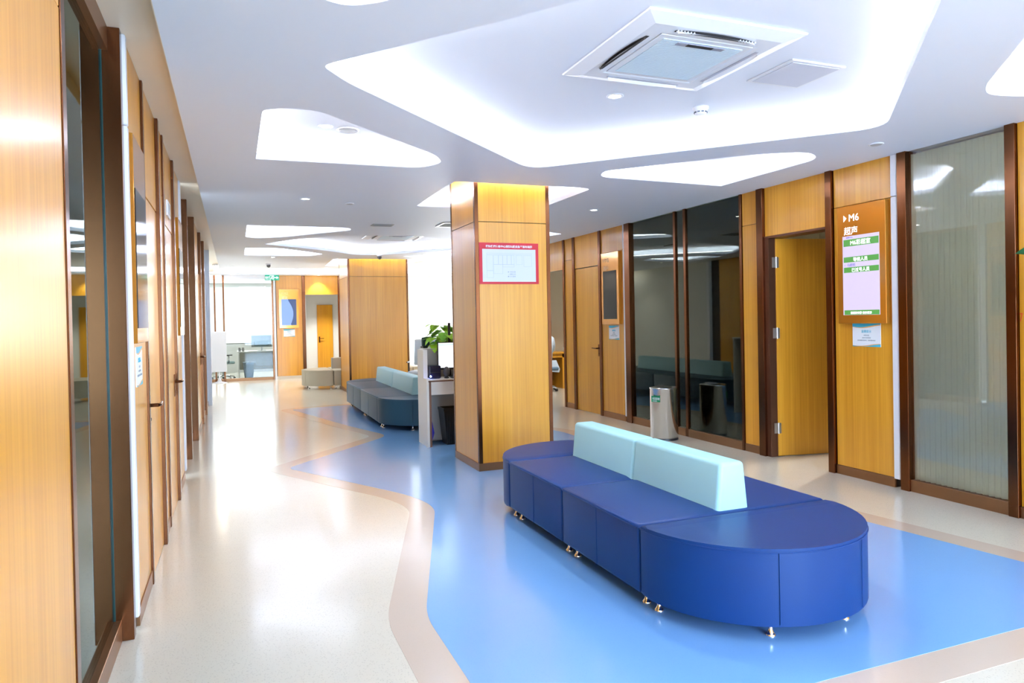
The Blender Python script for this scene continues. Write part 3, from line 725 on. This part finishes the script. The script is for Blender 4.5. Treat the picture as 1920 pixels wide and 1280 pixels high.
# pothos
def leafmesh(bm, base, d, L, W, mi=0, droop=.25, tw=0):
    d = Vector(d).normalized(); s = d.cross(Vector((0, 0, 1)));
    s = s.normalized() if s.length > .05 else Vector((1, 0, 0)); u = s.cross(d)
    if tw: M = Matrix.Rotation(tw, 3, d); s = M @ s; u = M @ u
    prof = [(0, .0), (.08, .55), (.25, .95), (.45, 1.0), (.68, .72), (.88, .30), (1, 0)]
    mid = []; lf = []; rt_ = []
    for f, ww in prof:
        c = Vector(base)+d*L*f-Vector((0, 0, 1))*droop*L*f*f
        mid.append(bm.verts.new(c)); lf.append(bm.verts.new(c+s*W*.5*ww+u*W*.12*ww)); rt_.append(bm.verts.new(c-s*W*.5*ww+u*W*.12*ww))
    for i in range(len(prof)-1):
        for A in (lf, rt_):
            try:
                f = bm.faces.new((mid[i], mid[i+1], A[i+1], A[i])); f.material_index = mi; f.smooth = True
            except ValueError: pass
LG1 = pm('bright_green_leaf', (.42, .85, .04), .4, var=((25, 25, 25), .35)); LG2 = pm('mid_green_leaf', (.24, .66, .05), .4, var=((25, 25, 25), .35))
POT = pm('white_ceramic', (.75, .75, .72), .3)
t = empty('potted_plant', (2.455, 8.53, 1.125), 0, 'bushy bright green pothos in a pot on the counter ledge', 'plant')
bm = bmesh.new(); lathe(bm, [(.055, 0), (.08, .09), (.085, .10), (.075, .10), (.07, .085)], n=24); link('pot', bm, POT, t, smooth=True)
bm = bmesh.new(); st = bmesh.new()
for i in range(85):
    a = random.uniform(0, 2*PI); e = random.uniform(-.35, 1.25); r = random.uniform(.06, .25) if e < .9 else random.uniform(.12, .27)
    p = Vector((math.cos(a)*math.cos(e)*r*1.15, math.sin(a)*math.cos(e)*r*.8, .09+math.sin(e)*r*.95))
    tube(st, [(0, 0, .07), tuple(Vector((0, 0, .09)).lerp(p, .5)+Vector((0, 0, .03))), tuple(p)], .0022, 4)
    L = random.uniform(.085, .135)
    leafmesh(bm, p, (math.cos(a)+random.uniform(-.4, .4), math.sin(a)+random.uniform(-.4, .4), random.uniform(-.5, .35)), L, L*.92, random.choice((0, 0, 1)), .4)
o = link('foliage', bm, [LG1, LG2], t); link('stems', st, LG2, t)
t = empty('display_pole', (2.445, 8.32, .78), 0, 'thin black upright pole behind the counter monitor', 'pole')
bm = bmesh.new(); box(bm, -.016, .016, -.008, .008, .0, .65, bev=.003); link('pole', bm, BLACK, t); link('pole_base', B(-.07, .07, -.04, .035, 0, .012, bev=.003), BLACK, t)
# dark monitor back and grey chair behind the counter
t = empty('dark_monitor', (2.235, 8.56, 1.125), math.radians(8), 'dark grey monitor standing beside the pothos on the ledge', 'monitor')
link('monitor_casing', B(-.07, .03, 0, .03, .02, .13, bev=.006), pm('dark_teal_plastic', (.03, .06, .06), .3), t); link('monitor_stand', B(-.07, -.01, -.03, .06, 0, .02), BLACK, t)

def office_chair(loc, rz, label, fab, back=True):
    t = empty('office_chair' if back else 'swivel_stool', loc, rz, label, 'chair' if back else 'stool', 'office swivel chairs' if back else None)
    bm = bmesh.new(); box(bm, -.24, .24, -.23, .23, .42, .49, bev=.03, seg=3); link('seat', bm, fab, t, smooth=True)
    if back:
     bm = bmesh.new(); box(bm, -.23, .23, .0, .05, -.26, .26, bev=.024, seg=3); bk = link('backrest', bm, fab, t, smooth=True); bk.location = (0, -.25, .84); bk.rotation_euler = (math.radians(8), 0, 0)
     bm = bmesh.new(); tube(bm, [(0, -.1, .42), (0, -.27, .44), (0, -.29, .66)], .015, 8); link('back_bracket', bm, BLACK, t)
    bm = bmesh.new(); lathe(bm, [(.03, .10), (.03, .26), (.018, .27), (.018, .43)], n=14); link('gas_column', bm, CHROME, t)
    bm = bmesh.new()
    for k in range(5):
        a = 2*PI*k/5+.3; tube(bm, [(0, 0, .11), (.16*math.cos(a), .16*math.sin(a), .095), (.29*math.cos(a), .29*math.sin(a), .07)], [.024, .018, .014], 8)
    link('star_base', bm, CHROME, t)
    for k in range(5):
        a = 2*PI*k/5+.3; bm = bmesh.new(); cx, cy = .29*math.cos(a), .29*math.sin(a)
        lathe(bm, [(.028, -.022), (.028, -.006), (.02, -.005), (.02, .005), (.028, .006), (.028, .022)], cx, cy, 14, 'x', .028); link('castor', bm, BLACK, t)
    for s in ((-1, 1) if back else ()):
        bm = bmesh.new(); tube(bm, [(s*.22, .05, .44), (s*.27, .05, .46), (s*.27, .05, .64), (s*.27, -.05, .66), (s*.27, .14, .66)], .013, 8); link('armrest', bm, BLACK, t)
    return t
GFAB = pm('pale_grey_fabric', (.55, .60, .62), .8)
office_chair((3.45, 13.65, 0), 2.6, 'pale grey swivel chair seen behind the counter ledge', GFAB)

# ------------------------------------------------------------------ side bay: desk and seated person
DW = wood('dark_desk_wood', (.10, .045, .02), (.16, .07, .03)); 
t = empty('office_desk', (6.60, 13.62, 0), 0, 'wooden office desk with dark kneehole in the side bay', 'desk')
link('desktop', B(-1.25, .5, -.3, .34, .73, .76, bev=.004), WOOD, t); link('drawer_front', B(-1.22, .45, -.27, -.25, .65, .73), WOOD, t)
link('side_panel', B(-.24, -.20, -.27, .3, 0, .73), WOOD, t); link('side_panel', B(.44, .48, -.27, .3, 0, .73), WOOD, t); link('side_panel', B(-1.24, -1.20, -.27, .3, 0, .73), WOOD, t)
link('back_panel', B(-1.2, .45, .25, .27, .10, .73), DW, t); link('foot_rail', B(-1.2, -.24, .20, .23, .0, .14), WOOD, t)
t = empty('mug', (6.50, 13.5, .76), 0, 'small white cup on the desk in the side bay', 'cup')
bm = bmesh.new(); lathe(bm, [(.03, 0), (.038, .01), (.04, .09), (.036, .09), (.034, .012)], n=18); link('cup_body', bm, POT, t, smooth=True)
bm = bmesh.new(); tube(bm, [(.038, 0, .07), (.062, 0, .065), (.065, 0, .045), (.055, 0, .025), (.037, 0, .02)], .005, 6); link('cup_handle', bm, POT, t)
CX, CYY = 5.83, 13.12
office_chair((CX, CYY, 0), 0, 'low swivel stool under the seated person in the side bay', pm('blue_grey_fabric', (.12, .2, .3), .8), False)
def skin_body(name, chains, mat, parent=None, sub=1):
    """chains: list of joints (pos, radius, parent index)"""
    me = bpy.data.meshes.new(name); me.from_pydata([c[0] for c in chains], [(i, c[2]) for i, c in enumerate(chains) if c[2] is not None], [])
    o = bpy.data.objects.new(name, me); C.objects.link(o)
    sk = o.modifiers.new('Skin', 'SKIN'); sk.use_smooth_shade = True
    for i, c in enumerate(chains):
        v = me.skin_vertices[0].data[i] if me.skin_vertices else None
        if v: v.radius = (c[1], c[1]) if not isinstance(c[1], tuple) else c[1]
    ss = o.modifiers.new('Sub', 'SUBSURF'); ss.levels = sub; ss.render_levels = sub
    me.materials.append(mat)
    return o
SKINM = pm('skin', (.62, .38, .26), .5); COAT = pm('pale_blue_coat', (.52, .62, .74), .8); TROU = pm('white_trousers', (.75, .75, .75), .8); HAIR = pm('black_hair', (.01, .008, .007), .5)
x, y = CX, CYY
def mk_skin(name, ch, mat):
    me = bpy.data.meshes.new(name); me.from_pydata([c[0] for c in ch], [(i, c[2]) for i, c in enumerate(ch) if c[2] is not None], [])
    o = bpy.data.objects.new(name, me); C.objects.link(o)
    bpy.context.view_layer.objects.active = o
    sk = o.modifiers.new('Skin', 'SKIN'); sk.use_smooth_shade = True
    if not me.skin_vertices:
        bm = bmesh.new(); bm.from_mesh(me); bm.verts.layers.skin.verify(); bm.to_mesh(me); bm.free()
    for i, c in enumerate(ch):
        me.skin_vertices[0].data[i].radius = c[1] if isinstance(c[1], tuple) else (c[1], c[1])
    me.skin_vertices[0].data[0].use_root = True
    o.modifiers.new('Sub', 'SUBSURF').levels = 1
    dg = bpy.context.evaluated_depsgraph_get(); m2 = bpy.data.meshes.new_from_object(o.evaluated_get(dg)); bpy.data.objects.remove(o)
    m2.materials.clear(); m2.materials.append(mat)
    for p in m2.polygons: p.use_smooth = True
    return m2
H = (x, y-.02, .58)
ch = [(H, (.16, .12), None), ((x, y-.05, .78), (.14, .10), 0), ((x, y-.04, .98), (.17, .11), 1), ((x, y-.02, 1.10), (.09, .07), 2), ((x, y, 1.16), .05, 3),
      ((x, y+.01, 1.22), (.06, .07), 4), ((x, y+.02, 1.30), (.075, .09), 5), ((x, y+.015, 1.38), (.06, .075), 6)]
def add(p, r, par): ch.append((p, r, par)); return len(ch)-1
for s in (-1, 1):
    a = add((x+s*.17, y-.03, 1.04), .06, 2); a = add((x+s*.21, y+.02, .90), .048, a); a = add((x+s*.23, y+.10, .79), .040, a); a = add((x+s*.17, y+.28, .80), .032, a)
    wv = add((x+s*.14, y+.36, .80), (.022, .018), a); pv = add((x+s*.13, y+.42, .795), (.034, .016), wv)
    for k, (dx, L) in enumerate(((-.027, .05), (-.009, .06), (.009, .057), (.026, .045))):
        f1 = add((x+s*.13+dx*1.1, y+.455, .797), .0085, pv); f2 = add((x+s*.13+dx*1.2, y+.455+L*.5, .80), .008, f1); add((x+s*.13+dx*1.2, y+.455+L, .788), .0065, f2)
    th_ = add((x+s*.13-s*.035, y+.40, .792), .010, wv); add((x+s*.13-s*.05, y+.44, .787), .008, th_)
    a = add((x+s*.09, y+.02, .56), .085, 0); a = add((x+s*.12, y+.30, .55), .072, a); a = add((x+s*.12, y+.43, .52), .058, a); a = add((x+s*.13, y+.42, .30), .048, a); a = add((x+s*.13, y+.38, .09), .036, a)
    add((x+s*.13, y+.50, .04), (.038, .025), a)
me = mk_skin('person', ch, SKINM)
pr = bpy.data.objects.new('person', me); C.objects.link(pr)
tag(pr, 'person in a pale blue coat sitting at the desk in the side bay', 'person')
# clothing: coat, trousers, shoes, hair
ct = [((x, y-.02, .54), (.185, .15), None), ((x, y-.05, .78), (.16, .125), 0), ((x, y-.04, .98), (.185, .13), 1), ((x, y-.02, 1.09), (.10, .085), 2)]
def addc(l, p, r, par): l.append((p, r, par)); return len(l)-1
for s in (-1, 1):
    a = addc(ct, (x+s*.17, y-.03, 1.04), .075, 2); a = addc(ct, (x+s*.215, y+.02, .90), .062, a); a = addc(ct, (x+s*.235, y+.10, .79), .054, a); addc(ct, (x+s*.165, y+.30, .80), .044, a)
    a = addc(ct, (x+s*.10, y+.04, .56), .10, 0); addc(ct, (x+s*.12, y+.30, .56), .085, a)
o = bpy.data.objects.new('coat', mk_skin('coat', ct, COAT)); C.objects.link(o); o.parent = pr
bm = bmesh.new()
for s in (-1, 1):
    vs = [bm.verts.new(p) for p in ((x+s*.02, y-.16, .62), (x+s*.22, y-.14, .62), (x+s*.27, y-.20, .44), (x+s*.24, y-.22, .38), (x+s*.03, y-.22, .40))]
    f = bm.faces.new(vs); r = bmesh.ops.extrude_face_region(bm, geom=[f]); bmesh.ops.translate(bm, verts=[v for v in r['geom'] if isinstance(v, bmesh.types.BMVert)], vec=(0, .012, 0))
link('coat_tail', bm, COAT, pr)
bm = bmesh.new()
for s in (-1, 1): tube(bm, [(x+s*.12, y+.36, .54), (x+s*.12, y+.44, .51), (x+s*.13, y+.43, .30), (x+s*.13, y+.40, .10)], [.075, .072, .062, .058], 14)
link('trousers', bm, TROU, pr, smooth=True)
bm = bmesh.new()
for s in (-1, 1): bmesh.ops.create_uvsphere(bm, u_segments=16, v_segments=10, radius=.05, matrix=Matrix.Translation((x+s*.13, y+.46, .042)) @ Matrix.Diagonal((.95, 2.5, .82, 1)))
link('shoes', bm, TROU, pr, smooth=True)
bm = bmesh.new(); bmesh.ops.create_uvsphere(bm, u_segments=20, v_segments=14, radius=.10, matrix=Matrix.Translation((x, y+.0, 1.345)) @ Matrix.Diagonal((.93, 1.05, 1.1, 1)))
bmesh.ops.delete(bm, geom=[v for v in bm.verts if v.co.y > y+.045 and v.co.z < 1.39], context='VERTS')
link('hair', bm, HAIR, pr, smooth=True)
bm = bmesh.new()
for s in (-1, 1): bmesh.ops.create_uvsphere(bm, u_segments=10, v_segments=8, radius=.011, matrix=Matrix.Translation((x+s*.031, y+.108, 1.325)))
link('eyes', bm, pm('eye', (.05, .03, .02), .2), pr, smooth=True)
bm = bmesh.new(); tube(bm, [(x, y+.105, 1.335), (x, y+.125, 1.30), (x, y+.115, 1.29)], [.007, .013, .009], 8); link('nose', bm, SKINM, pr, smooth=True)
bm = bmesh.new(); tube(bm, [(x-.022, y+.098, 1.262), (x, y+.106, 1.26), (x+.022, y+.098, 1.262)], [.003, .006, .003], 8); link('mouth', bm, pm('lips', (.5, .18, .15), .4), pr, smooth=True)
bm = bmesh.new()
for s in (-1, 1): bmesh.ops.create_uvsphere(bm, u_segments=10, v_segments=8, radius=.02, matrix=Matrix.Translation((x+s*.085, y+.02, 1.315)) @ Matrix.Diagonal((.4, .8, 1.4, 1)))
link('ears', bm, SKINM, pr, smooth=True)

# ------------------------------------------------------------------ far office behind the glass
t = empty('glass_office_desk', (.70, 21.2, 0), 0, 'pale desk behind the glass wall of the far office', 'desk')
link('desktop', B(-.62, .70, -.35, .35, .70, .73, bev=.004), LAM, t); link('front_panel', B(-.58, .66, -.30, -.28, .22, .70), pm('olive_laminate', (.32, .29, .20), .5), t)
link('side_panel', B(-.60, -.57, -.33, .33, 0, .70), LAM, t); link('side_panel', B(.65, .68, -.33, .33, 0, .70), LAM, t)
t = empty('office_monitor', (.72, 21.05, .73), 0, 'grey monitor seen from behind in the far glass office', 'monitor')
link('monitor_casing', B(-.27, .27, -.02, .02, .10, .43, bev=.008), pm('grey_green_plastic', (.28, .33, .31), .4), t)
link('rear_shell', B(-.2, .2, -.05, -.02, .13, .27, bev=.015), pm('teal_grey_plastic', (.10, .17, .15), .4), t)
bm = bmesh.new(); box(bm, -.02, .02, -.01, .02, .01, .12); box(bm, -.12, .12, -.07, .09, 0, .012, bev=.004); link('monitor_stand', bm, pm('silver_plastic', (.6, .6, .6), .3), t)
t = empty('office_waste_bin', (.36, 20.55, 0), 0, 'dark grey bin in front of the far office desk', 'bin')
bm = bmesh.new(); lathe(bm, [(.11, 0), (.15, .42), (.155, .42), (.155, .44), (.14, .44), (.10, .03)], n=24); link('bin_body', bm, pm('dark_green_plastic', (.06, .10, .09), .5), t, smooth=True)
bm = bmesh.new(); lathe(bm, [(.157, .435), (.157, .45), (.14, .45)], n=24); link('bin_rim', bm, pm('rim_grey', (.4, .45, .42), .5), t)
for i, xx in enumerate((.14, .23)):
    bm = bmesh.new(); lathe(bm, [(.03, 0), (.035, .1), (.032, .1), (.028, .01)], n=14)
    o = link('paper_cup', bm, pm('grey_cup', (.45, .42, .40), .5), None, smooth=True, loc=(xx, 20.98, .73)); tag(o, ('leftmost of two grey cups on the far office desk', 'grey cup nearer the monitor on the far office desk')[i], 'cup', 'cups on the far office desk')
office_chair((-.28, 20.5, 0), -1.2, 'pale green swivel chair behind the far glass wall', pm('pale_green_fabric', (.38, .52, .50), .8))
t = empty('standing_board', (-.36, 19.34, 0), 0, 'white standing board on a round foot before the far glass', 'board')
link('board', B(-.20, .18, -.012, .012, .28, 1.30, bev=.01), pm('frosted_white_board', (.72, .74, .78), .4), t)
bm = bmesh.new(); tube(bm, [(0, 0, .02), (0, 0, .30)], .016, 10); link('stem', bm, WHITE, t)
bm = bmesh.new(); lathe(bm, [(.19, 0), (.19, .01), (.06, .04), (.02, .12)], n=28); link('base', bm, WHITE, t, smooth=True)

# ------------------------------------------------------------------ ceiling fittings
ACW = pm('ac_white', (.80, .83, .90), .35); ACD = pm('ac_dark_slot', (.02, .02, .025), .5); ACG = pm('ac_grille', (.62, .74, .84), .4)
t = empty('ac_cassette', (2.31, 3.31, 2.90), 0, 'square white ceiling air conditioner in the large lit recess', 'air conditioner', 'ceiling cassette air conditioners')
bm = bmesh.new(); h = .475
ringz = [(h-.008, 0), (h, -.006), (h-.004, -.014), (.385, -.034), (.30, -.036), (.285, -.030)]
R = []
for r, z in ringz: R.append([bm.verts.new((sx*r, sy*r, z)) for sx, sy in ((-1, -1), (1, -1), (1, 1), (-1, 1))])
for a, b in zip(R, R[1:]):
    for i in range(4): bm.faces.new((a[i], a[(i+1) % 4], b[(i+1) % 4], b[i]))
bm.faces.new(R[0]); link('fascia', bm, ACW, t)
bm = bmesh.new(); box(bm, -.284, .284, -.284, .284, -.036, -.028, bev=.003); link('intake_frame', bm, ACW, t)
bm = bmesh.new()
for i in range(46): box(bm, -.245, .245, -.245+i*.0108, -.245+i*.0108+.007, -.040, -.036)
link('intake_grille', bm, ACG, t)
link('receiver_strip', B(-.15, .14, -.235, -.20, -.044, -.039, bev=.002), pm('ac_grey', (.35, .36, .45), .4), t); link('receiver_window', B(-.09, .07, -.232, -.205, -.0455, -.043), ACD, t)
for k in range(4):
    a = k*PI/2; M = Matrix.Rotation(a, 4, 'Z')
    bm = bmesh.new(); 
    n = 12; lo = []; hi = []
    for i in range(n+1):
        u = -.245+.49*i/n; bulge = .030*math.sin(PI*i/n)**.6
        lo.append(bm.verts.new((u, -.335, -.0375))); hi.append(bm.verts.new((u, -.345-bulge, -.0370)))
    for i in range(n): bm.faces.new((lo[i], lo[i+1], hi[i+1], hi[i]))
    box(bm, -.245, .245, -.352, -.333, -.0385, -.037)
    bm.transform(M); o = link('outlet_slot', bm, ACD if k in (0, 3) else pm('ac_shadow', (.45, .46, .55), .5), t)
    bm = bmesh.new()
    n = 12; lo = []; hi = []
    for i in range(n+1):
        u = -.235+.47*i/n; bulge = .022*math.sin(PI*i/n)**.6
        lo.append(bm.verts.new((u, -.350, -.040))); hi.append(bm.verts.new((u, -.352-bulge, -.052)))
    for i in range(n): bm.faces.new((lo[i], lo[i+1], hi[i+1], hi[i]))
    if k == 0:
        for i in list(range(6))+list(range(20, 26)): box(bm, -.24+i*.0188, -.236+i*.0188, -.362, -.345, -.047, -.039)
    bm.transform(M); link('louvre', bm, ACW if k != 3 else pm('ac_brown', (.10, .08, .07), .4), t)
copytree(t, (2.55, 11.75, 2.90), 0, 'white ceiling air conditioner in the farther lit recess above the slate sofa')
t = empty('access_panel', (3.18, 3.35, 2.90), 0, 'white square access panel beside the ceiling air conditioner', 'ceiling panel')
bm = bmesh.new(); box(bm, -.20, .20, -.195, .195, -.010, 0, bev=.003, seg=1); link('panel_frame', bm, ACW, t)
link('panel_inset', B(-.175, .175, -.17, .17, -.013, -.010, bev=.001, seg=1), pm('panel_grey_white', (.60, .63, .74), .5), t)
t = empty('smoke_detector', (3.05, 4.10, 2.90), 0, 'white smoke detector on the ceiling by the large air conditioner', 'smoke detector')
bm = bmesh.new(); lathe(bm, [(.055, 0), (.055, -.012), (.046, -.020), (.040, -.045), (.030, -.055)], n=28); link('detector_body', bm, WHITE, t, smooth=True)
bm = bmesh.new()
for i in range(10):
    a = 2*PI*i/10; b2 = bmesh.new(); box(b2, .038, .046, -.008, .008, -.042, -.034); b2.transform(Matrix.Rotation(a, 4, 'Z')); me = bpy.data.meshes.new('t'); b2.to_mesh(me); b2.free(); bm.from_mesh(me)
link('vent_slots', bm, pm('detector_grey', (.12, .14, .2), .5), t)
def downlight(x, y, z, label, r=.055, power=SPOT):
    t = empty('recessed_downlight', (x, y, z), 0, label, 'downlight', 'recessed ceiling downlights')
    bm = bmesh.new(); lathe(bm, [(r*.78, 0), (r, -.001), (r, -.005), (r*.78, -.008), (r*.74, -.002)], n=28); link('trim_ring', bm, WHITE, t, smooth=True)
    bm = bmesh.new(); lathe(bm, [(r*.70, -.001), (r*.70, -.0045)], n=24); link('lamp', bm, LAMP, t)
    l = bpy.data.lights.new('spot', 'SPOT'); l.energy = power; l.spot_size = math.radians(100); l.spot_blend = .6; l.shadow_soft_size = .04; l.color = (1, .95, .88)
    o = bpy.data.objects.new('downlight_beam', l); C.objects.link(o); o.parent = t; o.location = (0, 0, -.02)
    return t
downlight(2.35, 4.06, ZU, 'glowing downlight inside the large recess before the air conditioner')
downlight(.66, 5.34, ZU, 'glowing downlight inside the small left recess')
downlight(.72, 7.59, ZC, 'glowing downlight in the flat ceiling left of near pillar')
downlight(4.03, 7.51, ZC, 'glowing downlight in the flat ceiling before the smoked glass')
downlight(.73, 14.30, ZC, 'glowing downlight just past the far left lit recess')
downlight(.01, 16.88, ZC, 'glowing downlight at the far left before the lit band')
downlight(2.02, 16.80, ZC, 'glowing downlight left of the far pillar')
downlight(4.12, 14.20, ZC, 'glowing downlight nearer of two right of far pillar')
downlight(4.11, 16.68, ZC, 'glowing downlight farther of two right of far pillar')
downlight(0.0, 19.5, ZC, 'glowing downlight above the far glass wall')
downlight(2.15, 19.52, ZC, 'glowing downlight above the far open doorway')
downlight(6.2, 5.6, 2.7, 'unseen downlight added to light the consulting room behind the open door', power=110)  # unseen lamp, added so the room behind the door looks lit
downlight(2.5, 21.0, ZC, 'unseen downlight added to brighten the far room behind the open doorway', power=170)  # added lamp out of view, brightens the wall beyond the doorway
downlight(6.4, 12.2, ZC, 'downlight in the side bay above the desk', power=130)
def disc(name, x, y, z, r, label, cat, col=(.55, .56, .6)):
    t = empty(name, (x, y, z), 0, label, cat)
    bm = bmesh.new(); lathe(bm, [(r, 0), (r, -.005), (r*.85, -.010), (r*.8, -.006)], n=28); link('rim', bm, WHITE, t, smooth=True)
    bm = bmesh.new(); lathe(bm, [(r*.78, -.003), (r*.72, -.009)], n=24); link('grille', bm, pm('disc_grille_%d' % int(col[0]*100), col, .5), t)
disc('ceiling_speaker', .83, 5.40, ZU, .085, 'round ceiling speaker inside the small left recess', 'speaker', (.35, .36, .36))
disc('blank_cover', 1.2, 7.78, ZC, .045, 'small round ceiling cover right of the left downlight', 'ceiling cover')
disc('blank_cover', 4.62, 4.04, ZC, .055, 'small round ceiling cover above the ribbed glass bay', 'ceiling cover')
t = empty('linear_diffuser', (1.87, 9.4, ZC), 0, 'faint grey rectangular ceiling diffuser left of the near pillar', 'air vent')
link('diffuser_frame', B(-.14, .14, -.10, .10, -.006, 0), pm('diffuser_grey', (.45, .45, .45), .5), t)
bm = bmesh.new()
for i in range(5): box(bm, -.12, .12, -.08+i*.034, -.068+i*.034, -.009, -.006)
link('diffuser_blade', bm, pm('blade_grey', (.36, .36, .36), .5), t)
t = empty('return_air_grille', (2.78, 9.14, ZC), 0, 'dark square return air grille beside the near pillar top', 'air vent')
bm = bmesh.new()
for a in ((-.2, .2, -.2, -.17), (-.2, .2, .17, .2), (-.2, -.17, -.17, .17), (.17, .2, -.17, .17)): box(bm, *a, -.012, 0)
link('grille_frame', bm, WHITE, t); link('grille_back', B(-.17, .17, -.17, .17, -.004, -.001), pm('grille_dark', (.09, .13, .14), .5), t)
bm = bmesh.new()
for i in range(10): box(bm, -.17, .17, -.155+i*.034, -.148+i*.034, -.010, -.004)
link('grille_blade', bm, pm('grille_blade_grey', (.25, .28, .28), .5), t)
def dome(x, y, z, label):
    t = empty('security_camera', (x, y, z), 0, label, 'security camera', 'ceiling security cameras')
    bm = bmesh.new(); lathe(bm, [(.055, 0), (.055, -.02), (.05, -.026)], n=24); link('mount', bm, WHITE, t, smooth=True)
    bm = bmesh.new(); bmesh.ops.create_uvsphere(bm, u_segments=18, v_segments=12, radius=.042, matrix=Matrix.Translation((0, 0, -.042))); link('dome', bm, pm('camera_dome', (.12, .12, .13), .15), t, smooth=True)
dome(.72, 15.9, ZC, 'small dome security camera on ceiling before the exit sign')
dome(2.64, 13.60, ZC, 'small dome security camera on ceiling above the far pillar front')

# ------------------------------------------------------------------ plant at the right edge, small red mark on the wall
t = empty('tall_potted_plant', (4.90, 2.52, 0), 0, 'tall dark green leafy plant beside the right wall edge', 'plant')
bm = bmesh.new(); lathe(bm, [(.12, 0), (.16, .32), (.165, .35), (.145, .35), (.13, .30)], n=28); link('pot', bm, POT, t, smooth=True)
bm = bmesh.new(); lf = bmesh.new()
tips = [((-.02, .47, 1.83), (-.2, .55, .12)), ((.02, .42, 1.72), (-.1, .6, -.1)), ((.03, .44, 1.62), (-.1, .6, -.2)), ((.05, .2, 1.95), (0, .6, .5)), ((-.15, .1, 1.7), (-.6, .2, .1)), ((-.12, -.12, 1.6), (-.6, -.4, .1)), ((0, -.25, 1.85), (0, -.7, .3)),
        ((-.1, .2, 1.45), (-.5, .4, -.1)), ((.03, -.2, 1.4), (0, -.7, 0)), ((-.14, 0, 1.25), (-.8, 0, 0)), ((.02, .25, 1.25), (0, .7, -.1))]
for p, d in tips:
    tube(bm, [(0, 0, .3), (p[0]*.3, p[1]*.3, p[2]*.6), p], [.012, .008, .004], 6)
    leafmesh(lf, p, d, .17, .085, 0, .25, .9)
    for k in range(3):
        q = Vector((p[0]*.3, p[1]*.3, p[2]*.6)).lerp(Vector(p), .3+.2*k); leafmesh(lf, q, (d[0]+random.uniform(-.8, .3), d[1]*random.uniform(-.2, .6), .2), .16, .06, 0, .3)
link('stems', bm, pm('stem_brown', (.10, .08, .03), .6), t); link('foliage', lf, pm('dark_green_leaf', (.01, .10, .02), .35), t)
t = empty('red_wall_mark', (XR, 3.27, 1.37), -PI/2, 'small red character stuck on the wood at the right edge', 'sign')
text('7', .085, pm('red_vinyl', (.75, .08, .03), .4), t, -.018, -.002, 0, sx=.6)
# small white plate above the second left door
t = empty('room_plate', (XL, 6.12, 2.30), PI/2, 'small white plate above the second wooden door on the left', 'sign')
link('plate', B(-.13, .13, -.012, 0, 0, .12, bev=.002, seg=1), WHITE, t); link('plate_inset', B(-.11, .11, -.014, -.012, .02, .10), pm('plate_grey', (.45, .48, .52), .4), t)
